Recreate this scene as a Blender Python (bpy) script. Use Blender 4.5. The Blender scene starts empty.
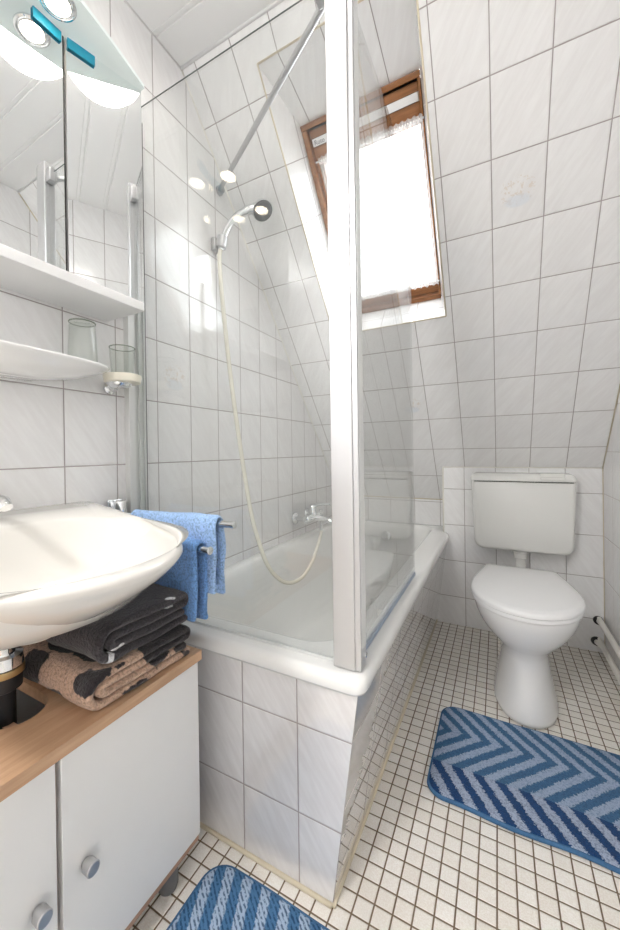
import bpy, math, random
from mathutils import Vector, Matrix, noise
random.seed(7)
C = bpy.context.scene.collection
PI = math.pi

# ------------------------------------------------------------------ key sizes
TW, TH = 0.151, 0.2                     # wall tile
CEIL = 2.345
XR = 1.41                               # right wall
YK = 1.393                              # boxed wall behind the toilet
YB = 1.57                               # low wall behind the tub
YF = -2.3                               # wall behind the camera
AL = 0.8594                             # roof pitch
S0 = Vector((0, 0.774, 1.595))
DN = Vector((0, math.cos(AL), -math.sin(AL)))
NO = Vector((0, math.sin(AL), math.cos(AL)))
def SP(x, al, d=0.0):
    return Vector((x, 0, 0)) + S0 + DN * al + NO * d

# ------------------------------------------------------------------ node helpers
def new_mat(name):
    m = bpy.data.materials.new(name); m.use_nodes = True
    nt = m.node_tree
    for n in list(nt.nodes): nt.nodes.remove(n)
    out = nt.nodes.new('ShaderNodeOutputMaterial')
    return m, nt, out
class NB:
    def __init__(s, nt): s.nt = nt
    def n(s, t, **k):
        x = s.nt.nodes.new(t)
        for a, v in k.items(): setattr(x, a, v)
        return x
    def link(s, a, b): s.nt.links.new(a, b)
    def put(s, sock, v):
        if isinstance(v, bpy.types.NodeSocket): s.link(v, sock)
        else: sock.default_value = v
    def m(s, op, a, b=None, c=None, clamp=False):
        x = s.n('ShaderNodeMath', operation=op); x.use_clamp = clamp
        s.put(x.inputs[0], a)
        if b is not None: s.put(x.inputs[1], b)
        if c is not None: s.put(x.inputs[2], c)
        return x.outputs[0]
    def step(s, v, lo, hi):
        x = s.n('ShaderNodeMapRange', interpolation_type='SMOOTHSTEP')
        s.put(x.inputs[0], v); x.inputs[1].default_value = lo; x.inputs[2].default_value = hi
        return x.outputs[0]
    def mix(s, f, a, b):
        x = s.n('ShaderNodeMix', data_type='RGBA')
        s.put(x.inputs[0], f)
        s.put(x.inputs[6], a if isinstance(a, bpy.types.NodeSocket) else (*a, 1))
        s.put(x.inputs[7], b if isinstance(b, bpy.types.NodeSocket) else (*b, 1))
        return x.outputs[2]
    def xyz(s, v):
        x = s.n('ShaderNodeSeparateXYZ'); s.link(v, x.inputs[0]); return x.outputs
    def cmb(s, a, b, c=0.0):
        x = s.n('ShaderNodeCombineXYZ'); s.put(x.inputs[0], a); s.put(x.inputs[1], b); s.put(x.inputs[2], c); return x.outputs[0]
    def noise(s, vec, scale, detail=2.0, rough=0.5, out=0):
        x = s.n('ShaderNodeTexNoise'); s.link(vec, x.inputs['Vector'])
        x.inputs['Scale'].default_value = scale; x.inputs['Detail'].default_value = detail
        x.inputs['Roughness'].default_value = rough
        return x.outputs[out]
    def obj(s): return s.n('ShaderNodeTexCoord').outputs['Object']
    def bump(s, h, strength, dist, nrm=None):
        x = s.n('ShaderNodeBump'); x.inputs['Strength'].default_value = strength
        x.inputs['Distance'].default_value = dist; s.link(h, x.inputs['Height'])
        if nrm is not None: s.link(nrm, x.inputs['Normal'])
        return x.outputs[0]
def principled(nb, out, col, rough=0.5, metal=0.0, normal=None, **k):
    p = nb.n('ShaderNodeBsdfPrincipled')
    nb.put(p.inputs['Base Color'], col if isinstance(col, bpy.types.NodeSocket) else (*col, 1))
    nb.put(p.inputs['Roughness'], rough); nb.put(p.inputs['Metallic'], metal)
    if normal is not None: nb.link(normal, p.inputs['Normal'])
    for a, v in k.items(): nb.put(p.inputs[a.replace('_', ' ')], v)
    nb.link(p.outputs[0], out.inputs[0]); return p
def plain(name, col, rough=0.5, metal=0.0, mottle=0.03, mscale=30, bump=0.0, **k):
    m, nt, out = new_mat(name); nb = NB(nt); o = nb.obj()
    f = nb.noise(o, mscale, 3)
    c = nb.mix(f, tuple(min(1, x * (1 - mottle)) for x in col), tuple(min(1, x * (1 + mottle)) for x in col))
    nrm = nb.bump(nb.noise(o, mscale * 8, 2), bump, 0.001) if bump else None
    principled(nb, out, c, rough, metal, nrm, **k); return m

def tile_mat(name, w, h, g, lo, hi, grout, rough=0.12, deco=(), streak=40.0, speckle=False, vari=0.03, world=None, ior=1.5, wav=0.10, coat=0.0):
    """UV (or object XY) counted in tiles; grout joints, diagonal streaks, a few faint decor tiles."""
    m, nt, out = new_mat(name); nb = NB(nt)
    if world:
        s = nb.xyz(nb.obj())
        u = nb.m('DIVIDE', nb.m('SUBTRACT', s[0], world[0]), w); v = nb.m('DIVIDE', nb.m('SUBTRACT', s[1], world[1]), h)
    else:
        s = nb.xyz(nb.n('ShaderNodeTexCoord').outputs['UV']); u, v = s[0], s[1]
    fu, fv = nb.m('FRACT', u), nb.m('FRACT', v); iu, iv = nb.m('FLOOR', u), nb.m('FLOOR', v)
    du = nb.m('MULTIPLY', nb.m('MINIMUM', fu, nb.m('SUBTRACT', 1.0, fu)), w)
    dv = nb.m('MULTIPLY', nb.m('MINIMUM', fv, nb.m('SUBTRACT', 1.0, fv)), h)
    d = nb.m('MINIMUM', du, dv)
    body = nb.step(d, g * 0.5 - 0.0004, g * 0.5 + 0.0004)
    wn = nb.n('ShaderNodeTexWhiteNoise', noise_dimensions='2D'); nb.link(nb.cmb(iu, iv), wn.inputs[0])
    rnd = wn.outputs[0]
    um, vm = nb.m('MULTIPLY', u, w), nb.m('MULTIPLY', v, h)
    if speckle:
        vec = nb.cmb(um, vm, nb.m('MULTIPLY', rnd, 5.0))
        sp = nb.step(nb.noise(vec, 330, 3, 0.7), 0.40, 0.62)
        big = nb.noise(vec, 14, 2)
        f = nb.m('ADD', nb.m('MULTIPLY', sp, 0.55), nb.m('MULTIPLY', rnd, 0.45))
        col = nb.mix(f, lo, hi)
        dirt = nb.step(nb.noise(nb.cmb(um, vm), 3.0, 3), 0.45, 0.75)
        col = nb.mix(nb.m('MULTIPLY', dirt, 0.35), col, tuple(c * 0.8 for c in lo))
    else:
        th = math.radians(35)
        a = nb.m('ADD', nb.m('MULTIPLY', um, math.cos(th)), nb.m('MULTIPLY', vm, streak and math.sin(th)))
        b = nb.m('SUBTRACT', nb.m('MULTIPLY', vm, math.cos(th)), nb.m('MULTIPLY', um, math.sin(th)))
        vec = nb.cmb(nb.m('MULTIPLY', a, 1.0), nb.m('MULTIPLY', b, 0.14), nb.m('MULTIPLY', rnd, 7.0))
        st = nb.noise(vec, streak * 2.2, 4, 0.65)
        st2 = nb.noise(vec, streak * 0.55, 2, 0.5)
        f = nb.m('ADD', nb.m('MULTIPLY', nb.step(st, 0.35, 0.68), 0.6), nb.m('MULTIPLY', nb.step(st2, 0.35, 0.65), 0.4))
        col = nb.mix(f, lo, hi)
        tone = nb.m('ADD', 1.0 - vari / 2, nb.m('MULTIPLY', rnd, vari))
        hsv = nb.n('ShaderNodeHueSaturation'); nb.link(tone, hsv.inputs['Value']); nb.link(col, hsv.inputs['Color']); col = hsv.outputs[0]
    for (ku, kv, flip) in deco:
        eq = nb.m('MULTIPLY', nb.m('COMPARE', iu, float(ku), 0.1), nb.m('COMPARE', iv, float(kv), 0.1))
        y = nb.m('SUBTRACT', 1.0, fv) if flip else fv
        p = nb.cmb(nb.m('MULTIPLY', fu, 0.75), y, 0.0)
        dx = nb.m('SUBTRACT', fu, 0.5); dy = nb.m('SUBTRACT', y, 0.48)
        r = nb.m('SQRT', nb.m('ADD', nb.m('MULTIPLY', nb.m('MULTIPLY', dx, dx), 6.0), nb.m('MULTIPLY', nb.m('MULTIPLY', dy, dy), 16.0)))
        inside = nb.m('SUBTRACT', 1.0, nb.step(r, 0.75, 1.0))
        tw = nb.step(nb.noise(p, 13, 3, 0.7), 0.53, 0.60)
        col = nb.mix(nb.m('MULTIPLY', nb.m('MULTIPLY', eq, inside), nb.m('MULTIPLY', tw, 0.8)), col, tuple(c * k for c, k in zip(hi, (0.86, 0.79, 0.72))))
        dyb = nb.m('SUBTRACT', y, 0.33)
        rb = nb.m('SQRT', nb.m('ADD', nb.m('MULTIPLY', nb.m('MULTIPLY', dx, dx), 12.0), nb.m('MULTIPLY', nb.m('MULTIPLY', dyb, dyb), 90.0)))
        bl = nb.m('SUBTRACT', 1.0, nb.step(rb, 0.6, 1.05))
        col = nb.mix(nb.m('MULTIPLY', nb.m('MULTIPLY', eq, bl), 0.55), col, tuple(c * k for c, k in zip(hi, (0.82, 0.88, 0.95))))
    full = nb.mix(body, grout, col)
    rg = nb.m('ADD', rough, nb.m('MULTIPLY', nb.m('SUBTRACT', 1.0, body), 0.7 - rough))
    edge = nb.step(d, g * 0.4, g * 0.5 + 0.0022)
    nrm = nb.bump(edge, 0.7, 0.0012)
    if speckle: nrm = nb.bump(nb.noise(nb.cmb(um, vm), 420, 2), 0.12, 0.001, nrm)
    else: nrm = nb.bump(nb.noise(nb.cmb(um, vm), 9, 2), wav, 0.006, nrm)
    principled(nb, out, full, rg, 0, nrm, Specular_IOR_Level=0.5 if not speckle else 0.35, IOR=ior, Coat_Weight=coat, Coat_Roughness=0.0, Coat_IOR=1.9)
    return m

def glass_mat(name, tint, ior=1.5, rough=0.0, boost=1.0):
    m, nt, out = new_mat(name); nb = NB(nt)
    fr = nb.n('ShaderNodeFresnel')
    bf = nb.n('ShaderNodeNewGeometry').outputs['Backfacing']     # same reflectance on both faces of the thin sheet
    nb.link(nb.m('ADD', ior, nb.m('MULTIPLY', bf, 1.0 / ior - ior)), fr.inputs[0])
    tr = nb.n('ShaderNodeBsdfTransparent'); tr.inputs[0].default_value = (*tint, 1)
    gl = nb.n('ShaderNodeBsdfGlossy'); gl.inputs['Roughness'].default_value = rough
    mx = nb.n('ShaderNodeMixShader'); nb.link(nb.m('MULTIPLY', fr.outputs[0], boost, clamp=True), mx.inputs[0])
    nb.link(tr.outputs[0], mx.inputs[1]); nb.link(gl.outputs[0], mx.inputs[2]); nb.link(mx.outputs[0], out.inputs[0])
    return m
def emit_mat(name, col, st):
    m, nt, out = new_mat(name); nb = NB(nt)
    e = nb.n('ShaderNodeEmission'); e.inputs[0].default_value = (*col, 1); e.inputs[1].default_value = st
    nb.link(e.outputs[0], out.inputs[0]); return m

TLO, THI, GR = (0.83, 0.822, 0.822), (0.885, 0.883, 0.883), (0.38, 0.34, 0.335)
M = {}
M['tile'] = tile_mat('wall_tile', TW, TH, 0.0030, TLO, THI, GR, deco=((0, 0, False), ), vari=0.03)
M['tile_slope'] = tile_mat('slope_tile', TW, TH, 0.0030, TLO, THI, GR, deco=((0, -2, True), (-3, 2, True)), vari=0.03)
M['tile_plain'] = tile_mat('plain_wall_tile', TW, TH, 0.0030, TLO, THI, GR, vari=0.03)
M['tile_apron_shaded'] = tile_mat('shaded_apron_tile', TW, TH, 0.0030, (0.70, 0.68, 0.68), (0.78, 0.765, 0.765), (0.34, 0.30, 0.29), rough=0.03, vari=0.03, ior=1.6, wav=0.0, coat=1.0)  # same tile as the walls, with shade and reflection contrast put into a darker colour
M['floor'] = tile_mat('floor_mosaic', 0.0385, 0.0385, 0.0034, (0.76, 0.71, 0.64), (0.90, 0.885, 0.85), (0.17, 0.12, 0.075), rough=0.33, speckle=True, world=(0.692, -0.004))
M['caulk'] = plain('caulk', (0.62, 0.55, 0.42), 0.5, mottle=0.15, mscale=18)
M['caulk_white'] = plain('caulk_white', (0.80, 0.78, 0.72), 0.4, mottle=0.05)
M['white_plaster'] = plain('white_plaster', (0.85, 0.85, 0.85), 0.7)
M['acrylic'] = plain('white_acrylic', (0.84, 0.84, 0.825), 0.10, mottle=0.005, Coat_Weight=0.3)
M['ceramic'] = plain('white_ceramic', (0.84, 0.835, 0.825), 0.07, mottle=0.005, Coat_Weight=0.5)
M['ivory_ceramic'] = plain('ivory_ceramic', (0.72, 0.70, 0.66), 0.07, mottle=0.005, Coat_Weight=0.5)
M['ivory'] = plain('ivory_plastic', (0.86, 0.82, 0.70), 0.3, mottle=0.01)
M['plastic'] = plain('white_plastic', (0.80, 0.80, 0.775), 0.22, mottle=0.005)
M['lid'] = plain('white_lid_plastic', (0.87, 0.87, 0.87), 0.15, mottle=0.005)
M['lacquer'] = plain('white_lacquer', (0.80, 0.80, 0.79), 0.35, mottle=0.01)
M['whiteboard'] = plain('white_board', (0.84, 0.84, 0.84), 0.3, mottle=0.01)
M['canopy'] = plain('pale_canopy', (0.86, 0.89, 0.89), 0.25, mottle=0.01)
M['chrome'] = plain('chrome', (0.86, 0.87, 0.88), 0.06, 1.0, mottle=0.01)
M['satin'] = plain('satin_steel', (0.52, 0.52, 0.53), 0.42, 1.0, mottle=0.03)
M['alu'] = plain('satin_aluminium', (0.64, 0.64, 0.65), 0.34, 0.95, mottle=0.01)
M['alu_grey'] = plain('grey_aluminium', (0.70, 0.71, 0.70), 0.38, 0.1, mottle=0.02)
M['dark'] = plain('black_rubber', (0.02, 0.02, 0.022), 0.5)
M['dark_grey'] = plain('grey_rubber', (0.13, 0.13, 0.135), 0.5)
M['seal'] = plain('blue_grey_seal', (0.33, 0.40, 0.50), 0.3)
M['edge'] = plain('green_glass_edge', (0.16, 0.20, 0.19), 0.2)
M['glass'] = glass_mat('shower_glass', (0.985, 0.992, 0.988), 1.5, boost=1.25)
M['tumbler'] = glass_mat('tumbler_glass', (0.955, 0.965, 0.955), 1.5, 0.0)
M['rim'] = glass_mat('green_glass_rim', (0.62, 0.68, 0.60), 1.5, 0.02)
M['pane'] = glass_mat('window_glass', (0.97, 0.98, 0.98), 1.45)
M['mirror'] = plain('mirror_silver', (0.93, 0.95, 0.95), 0.005, 1.0, mottle=0.0)
M['blue'] = plain('blue_film', (0.02, 0.34, 0.52), 0.25, mottle=0.05)
M['hose'] = plain('cream_hose', (0.80, 0.775, 0.68), 0.25, mottle=0.03)
M['lamp'] = emit_mat('lamp_glow', (1.0, 0.94, 0.86), 2.2)
M['lamp_fill'] = emit_mat('fill_lamp_glow', (1.0, 0.985, 0.97), 6.0)  # glow of the added fill lamp
M['spot'] = emit_mat('spot_glow', (1.0, 0.86, 0.66), 9.0)
for k_ in ('lamp', 'lamp_fill'): M[k_].cycles.emission_sampling = 'NONE'
M['pipe'] = plain('painted_pipe', (0.80, 0.78, 0.72), 0.3)
M['brass'] = plain('worn_brass', (0.55, 0.42, 0.22), 0.3, 1.0)
M['door_white'] = plain('door_white', (0.83, 0.83, 0.82), 0.35)
M['print'] = plain('black_print', (0.03, 0.035, 0.05), 0.5)

def frosted(name, col):
    m, nt, out = new_mat(name); nb = NB(nt)
    d = nb.n('ShaderNodeBsdfDiffuse'); d.inputs[0].default_value = (*col, 1)
    t = nb.n('ShaderNodeBsdfTranslucent'); t.inputs[0].default_value = (*col, 1)
    g = nb.n('ShaderNodeBsdfGlossy'); g.inputs['Roughness'].default_value = 0.15
    a = nb.n('ShaderNodeMixShader'); a.inputs[0].default_value = 0.6; nb.link(d.outputs[0], a.inputs[1]); nb.link(t.outputs[0], a.inputs[2])
    b = nb.n('ShaderNodeMixShader'); b.inputs[0].default_value = 0.05; nb.link(a.outputs[0], b.inputs[1]); nb.link(g.outputs[0], b.inputs[2])
    nb.link(b.outputs[0], out.inputs[0]); return m
M['canopy'] = frosted('frosted_canopy', (0.88, 0.93, 0.93))
def wood_mat(name, c1, c2, axis=1, rough=0.4, scale=1.0):
    m, nt, out = new_mat(name); nb = NB(nt)
    s = nb.xyz(nb.obj()); k = [22.0, 22.0, 22.0]; k[axis] = 1.6
    v = nb.cmb(*[nb.m('MULTIPLY', s[i], k[i] * scale) for i in range(3)])
    f = nb.noise(v, 3.0, 6, 0.65); g = nb.noise(v, 14.0, 3, 0.5)
    col = nb.mix(nb.m('ADD', nb.m('MULTIPLY', nb.step(f, 0.3, 0.7), 0.7), nb.m('MULTIPLY', g, 0.3)), c1, c2)
    principled(nb, out, col, rough, 0, nb.bump(g, 0.15, 0.0008)); return m
M['beech'] = wood_mat('beech_decor', (0.42, 0.25, 0.145), (0.60, 0.39, 0.245), 1)
M['beech_edge'] = wood_mat('beech_edge', (0.36, 0.21, 0.14), (0.52, 0.33, 0.23), 1)
M['pine_x'] = wood_mat('lacquered_pine_x', (0.16, 0.055, 0.016), (0.34, 0.145, 0.05), 0, 0.25)
M['pine_s'] = wood_mat('lacquered_pine_s', (0.17, 0.06, 0.018), (0.36, 0.16, 0.055), 1, 0.25, 0.8)

def terry(name, cfun, bump=1.0, sc=190, rough=0.95):
    m, nt, out = new_mat(name); nb = NB(nt); o = nb.obj()
    col = cfun(nb, o)
    n1 = nb.noise(o, sc, 3, 0.7)
    dark = nb.step(n1, 0.30, 0.60)
    hs = nb.n('ShaderNodeHueSaturation'); nb.link(col, hs.inputs['Color']); nb.link(nb.m('ADD', 0.62, nb.m('MULTIPLY', dark, 0.58)), hs.inputs['Value'])
    nrm = nb.bump(n1, bump, 0.004)
    principled(nb, out, hs.outputs[0], rough, 0, nrm, Sheen_Weight=0.25, Specular_IOR_Level=0.1); return m
M['towel_light'] = terry('light_blue_terry', lambda nb, o: nb.mix(nb.noise(o, 25, 2), (0.27, 0.43, 0.70), (0.35, 0.51, 0.78)))
M['towel_blue'] = terry('blue_terry', lambda nb, o: nb.mix(nb.noise(o, 25, 2), (0.12, 0.26, 0.54), (0.18, 0.34, 0.64)))
def camo(nb, o):
    s = nb.xyz(o); v = nb.cmb(s[0], s[1], nb.m('MULTIPLY', s[2], 0.8))
    w = nb.noise(v, 5.0, 4.0, 0.6)
    vo = nb.n('ShaderNodeTexVoronoi'); dv = nb.n('ShaderNodeVectorMath', operation='MULTIPLY_ADD'); nb.link(nb.noise(v, 22.0, 3.0, 0.6, 1), dv.inputs[0]); dv.inputs[1].default_value = (0.05, 0.05, 0.05); nb.link(v, dv.inputs[2]); nb.link(dv.outputs[0], vo.inputs['Vector']); vo.inputs['Scale'].default_value = 9.5
    a = nb.m('ADD', nb.m('MULTIPLY', vo.outputs['Distance'], 0.9), nb.m('MULTIPLY', w, 0.9))
    return nb.mix(nb.step(a, 0.98, 1.005), (0.028, 0.024, 0.027), (0.50, 0.34, 0.25))
M['towel_leaf'] = terry('brown_leaf_terry', camo)
def dots(nb, o):
    s = nb.xyz(o)
    a = nb.noise(nb.cmb(nb.m('MULTIPLY', s[0], 1.0), nb.m('MULTIPLY', s[1], 0.8), s[2]), 17.0, 2.0, 0.5)
    return nb.mix(nb.step(a, 0.70, 0.715), (0.045, 0.040, 0.045), (0.75, 0.75, 0.76))
M['towel_dark'] = terry('charcoal_terry', dots)

def mat_chevron():
    m, nt, out = new_mat('chevron_pile'); nb = NB(nt); o = nb.obj()
    s = nb.xyz(o)
    X = nb.m('ADD', s[0], nb.m('MULTIPLY', nb.m('SUBTRACT', nb.noise(o, 230, 2), 0.5), 0.024))
    Y = nb.m('ADD', s[1], nb.m('MULTIPLY', nb.m('SUBTRACT', nb.noise(o, 30, 2), 0.5), 0.008))
    up = nb.m('ABSOLUTE', nb.m('SUBTRACT', Y, 0.510))
    low = nb.m('SUBTRACT', 0.150, nb.m('MULTIPLY', nb.m('SUBTRACT', 0.36, Y), 0.72))
    isl = nb.m('LESS_THAN', Y, 0.36)
    tri = nb.m('ADD', nb.m('MULTIPLY', up, nb.m('SUBTRACT', 1.0, isl)), nb.m('MULTIPLY', low, isl))
    ph = nb.m('FRACT', nb.m('DIVIDE', nb.m('ADD', nb.m('MULTIPLY_ADD', tri, 0.93, X), 20 * 0.0588 - 0.962 + 0.0147), 0.0588))
    light = nb.step(nb.m('ABSOLUTE', nb.m('SUBTRACT', ph, 0.25)), 0.29, 0.21)
    spk = nb.step(nb.noise(o, 240, 3, 0.7), 0.40, 0.54)
    dark = nb.mix(isl, (0.065, 0.19, 0.40), (0.009, 0.07, 0.24))
    lightc = nb.mix(isl, (0.48, 0.60, 0.78), (0.54, 0.63, 0.80))
    lightc = nb.mix(spk, nb.mix(0.45, lightc, dark), lightc)
    dark = nb.mix(spk, nb.mix(0.35, dark, (0.0, 0.02, 0.06)), dark)
    col = nb.mix(light, dark, lightc)
    nrm = nb.bump(nb.noise(o, 360, 3, 0.7), 1.0, 0.008)
    principled(nb, out, col, 0.95, 0, nrm, Specular_IOR_Level=0.1, Sheen_Weight=0.1); return m
M['chevron'] = mat_chevron()
def mat_stripe():
    m, nt, out = new_mat('striped_pile'); nb = NB(nt); o = nb.obj(); s = nb.xyz(o)
    X = nb.m('ADD', s[0], nb.m('MULTIPLY', nb.m('SUBTRACT', nb.noise(o, 140, 2), 0.5), 0.012))
    ph = nb.m('FRACT', nb.m('DIVIDE', nb.m('ADD', nb.m('MULTIPLY_ADD', s[1], 0.38, X), 1.0 - 0.369 - 0.012), 0.0480))
    light = nb.step(nb.m('ABSOLUTE', nb.m('SUBTRACT', ph, 0.25)), 0.30, 0.20)
    w = nb.m('FRACT', nb.m('MULTIPLY', nb.m('ADD', nb.m('MULTIPLY', s[0], 0.75), nb.m('ADD', s[1], nb.m('MULTIPLY', nb.noise(o, 90, 2), 0.006))), 95.0))
    das = nb.step(nb.m('ABSOLUTE', nb.m('SUBTRACT', w, 0.5)), 0.18, 0.36)
    blotch = nb.step(nb.noise(o, 130, 2), 0.35, 0.55)
    gap = nb.m('MULTIPLY', das, blotch)
    c = nb.mix(light, (0.08, 0.20, 0.38), (0.42, 0.54, 0.70))
    c = nb.mix(nb.m('MULTIPLY', gap, 0.8), c, (0.02, 0.06, 0.14))
    nrm = nb.bump(nb.noise(o, 420, 3, 0.7), 0.8, 0.005)
    principled(nb, out, c, 0.95, 0, nrm, Specular_IOR_Level=0.1); return m
M['striped'] = mat_stripe()
M['binding'] = plain('blue_binding', (0.05, 0.14, 0.28), 0.9, mottle=0.25, mscale=200, bump=0.5)

def curtain_mat():
    m, nt, out = new_mat('sheer_curtain'); nb = NB(nt)
    d = nb.n('ShaderNodeBsdfDiffuse'); d.inputs[0].default_value = (0.9, 0.9, 0.9, 1)
    t = nb.n('ShaderNodeBsdfTranslucent'); t.inputs[0].default_value = (0.93, 0.93, 0.93, 1)
    tp = nb.n('ShaderNodeBsdfTransparent')
    a = nb.n('ShaderNodeMixShader'); a.inputs[0].default_value = 0.6
    nb.link(d.outputs[0], a.inputs[1]); nb.link(t.outputs[0], a.inputs[2])
    b = nb.n('ShaderNodeMixShader'); b.inputs[0].default_value = 0.62
    nb.link(a.outputs[0], b.inputs[1]); nb.link(tp.outputs[0], b.inputs[2]); nb.link(b.outputs[0], out.inputs[0]); return m
M['curtain'] = curtain_mat()

# ------------------------------------------------------------------ mesh helpers
class MB:
    def __init__(s): s.v = []; s.f = []; s.uv = None
    def add(s, vs, fs):
        b = len(s.v); s.v += [tuple(v) for v in vs]; s.f += [tuple(b + i for i in f) for f in fs]; return b
    def box(s, x0, x1, y0, y1, z0, z1):
        s.add([(x0,y0,z0),(x1,y0,z0),(x1,y1,z0),(x0,y1,z0),(x0,y0,z1),(x1,y0,z1),(x1,y1,z1),(x0,y1,z1)],
              [(0,3,2,1),(4,5,6,7),(0,1,5,4),(1,2,6,5),(2,3,7,6),(3,0,4,7)]); return s
    def obox(s, c, ax, ay, az):
        c, ax, ay, az = map(Vector, (c, ax, ay, az)); P = []
        for k in (-1, 1):
            for i, j in ((-1,-1),(1,-1),(1,1),(-1,1)): P.append(c + ax*i + ay*j + az*k)
        s.add(P, [(0,3,2,1),(4,5,6,7),(0,1,5,4),(1,2,6,5),(2,3,7,6),(3,0,4,7)]); return s
    def loft(s, rings, closed=True, cap0=True, cap1=True):
        n = len(rings[0]); vs = [p for r in rings for p in r]; fs = []
        for k in range(len(rings) - 1):
            for i in range(n if closed else n - 1):
                j = (i + 1) % n
                fs.append((k*n+i, k*n+j, (k+1)*n+j, (k+1)*n+i))
        if cap0: fs.append(tuple(reversed(range(n))))
        if cap1: fs.append(tuple((len(rings)-1)*n + i for i in range(n)))
        s.add(vs, fs); return s
    def tube(s, pts, r, n=16, cap=True):
        pts = [Vector(p) for p in pts]; m = len(pts)
        rr = r if isinstance(r, (list, tuple)) else [r] * m
        T = [((pts[min(i+1, m-1)] - pts[max(i-1, 0)])).normalized() for i in range(m)]
        up = Vector((0,0,1)) if abs(T[0].z) < 0.9 else Vector((1,0,0))
        N = (up - T[0] * up.dot(T[0])).normalized(); rings = []
        for i in range(m):
            N = (N - T[i] * N.dot(T[i])).normalized(); B = T[i].cross(N)
            rings.append([pts[i] + (N*math.cos(2*PI*k/n) + B*math.sin(2*PI*k/n)) * rr[i] for k in range(n)])
        s.loft(rings, True, cap, cap); return s
    def lathe(s, base, axis, prof, n=32):
        """prof: list of (distance along axis, radius)"""
        base, axis = Vector(base), Vector(axis).normalized()
        up = Vector((0,0,1)) if abs(axis.z) < 0.9 else Vector((1,0,0))
        N = (up - axis * up.dot(axis)).normalized(); B = axis.cross(N)
        s.loft([[base + axis*d + (N*math.cos(2*PI*k/n) + B*math.sin(2*PI*k/n)) * max(r, 1e-5) for k in range(n)] for d, r in prof]); return s
    def prism(s, poly, a, b):
        """poly: list of 3D points, extruded from offset a to offset b (vectors)"""
        a, b = Vector(a), Vector(b)
        s.loft([[Vector(p) + a for p in poly], [Vector(p) + b for p in poly]]); return s
    def build(s, name, mat, parent=None, smooth=False, bevel=0, uv=None, loc=None, seg=2, subd=0):
        me = bpy.data.meshes.new(name)
        import bmesh
        bm = bmesh.new(); vs = [bm.verts.new(v) for v in s.v]
        for f in s.f:
            try: bm.faces.new([vs[i] for i in f])
            except ValueError: pass
        bmesh.ops.recalc_face_normals(bm, faces=bm.faces)
        if uv:
            L = bm.loops.layers.uv.new('UVMap'); bm.normal_update()
            for f in bm.faces:
                nn = f.normal
                for l in f.loops: l[L].uv = uv(l.vert.co, nn)
        bm.to_mesh(me); bm.free()
        me.materials.append(mat)
        o = bpy.data.objects.new(name, me); C.objects.link(o)
        if parent is not None:
            o.parent = parent
            o.matrix_parent_inverse = Matrix.Translation(-WORLD[parent.name]) if parent.name in WORLD else Matrix.Identity(4)
        if smooth:
            for p in me.polygons: p.use_smooth = True
        if bevel:
            b = o.modifiers.new('bevel', 'BEVEL'); b.width = bevel; b.segments = seg; b.limit_method = 'ANGLE'; b.angle_limit = math.radians(40)
            for p in me.polygons: p.use_smooth = True
            w = o.modifiers.new('wn', 'WEIGHTED_NORMAL'); w.keep_sharp = True
        if subd:
            d = o.modifiers.new('sub', 'SUBSURF'); d.levels = subd; d.render_levels = subd
        return o
WORLD = {}
def thing(name, label, cat, loc=(0,0,0), group=None):
    o = bpy.data.objects.new(name, None); C.objects.link(o); o.empty_display_size = 0.05
    o.location = loc; o['label'] = label; o['category'] = cat
    WORLD[o.name] = Vector(loc)
    if group: o['group'] = group
    return o
def tag(o, label, cat, group=None):
    o['label'] = label; o['category'] = cat
    if group: o['group'] = group
    return o
def struct(o): o['kind'] = 'structure'; return o
def smooth_sharp(o, ang=40):
    for p in o.data.polygons: p.use_smooth = True
    e = o.modifiers.new('es', 'EDGE_SPLIT'); e.split_angle = math.radians(ang); return o
def arc(c, r, a0, a1, n):
    return [(c[0] + r*math.cos(a0 + (a1-a0)*i/n), c[1] + r*math.sin(a0 + (a1-a0)*i/n)) for i in range(n+1)]
def rrect(x0, x1, y0, y1, r, n=8, m=10):
    """rounded rectangle with constant point count; straight sides carry m inner points"""
    P = []
    cs = [((x1-r, y0+r), -PI/2), ((x1-r, y1-r), 0), ((x0+r, y1-r), PI/2), ((x0+r, y0+r), PI)]
    for k in range(4):
        a = arc(cs[k][0], r, cs[k][1], cs[k][1] + PI/2, n); P += a
        nc, na = cs[(k+1) % 4]; b = (nc[0] + r*math.cos(na), nc[1] + r*math.sin(na))
        e = a[-1]
        for i in range(1, m+1): t = i/(m+1); P.append((e[0]+(b[0]-e[0])*t, e[1]+(b[1]-e[1])*t))
    return P

# ------------------------------------------------------------------ the room
def uv_left(co, n):  return (co.y / TW, (co.z - 1.145) / TH)
def uv_right(co, n): return ((co.y - 0.03) / TW, (co.z - 0.755) / TH)
def uv_knee(co, n):  return ((co.x - 0.8107) / TW, (co.z - 0.755) / TH) if abs(n.x) < 0.7 else ((co.y) / TW, (co.z - 0.755) / TH)
def uv_low(co, n):   return ((co.x - 0.965) / TW, (co.z - 0.655) / TH)
def uv_slope(co, n):
    p = co - S0; al = p.dot(DN); d = p.dot(NO)
    if abs(n.x) > 0.6: return (d / TW + 0.2, al / 0.2036)
    if abs(n.dot(NO)) < 0.8: return ((co.x - 0.965) / TW, d / 0.2 - 0.35 if al > -0.4 else d / 0.2)
    return ((co.x - 0.965) / TW, al / 0.2036)

o = MB().box(-0.15, XR + 0.15, YF - 0.1, YB + 0.2, -0.08, 0).build('floor', M['floor']); struct(o)
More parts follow.
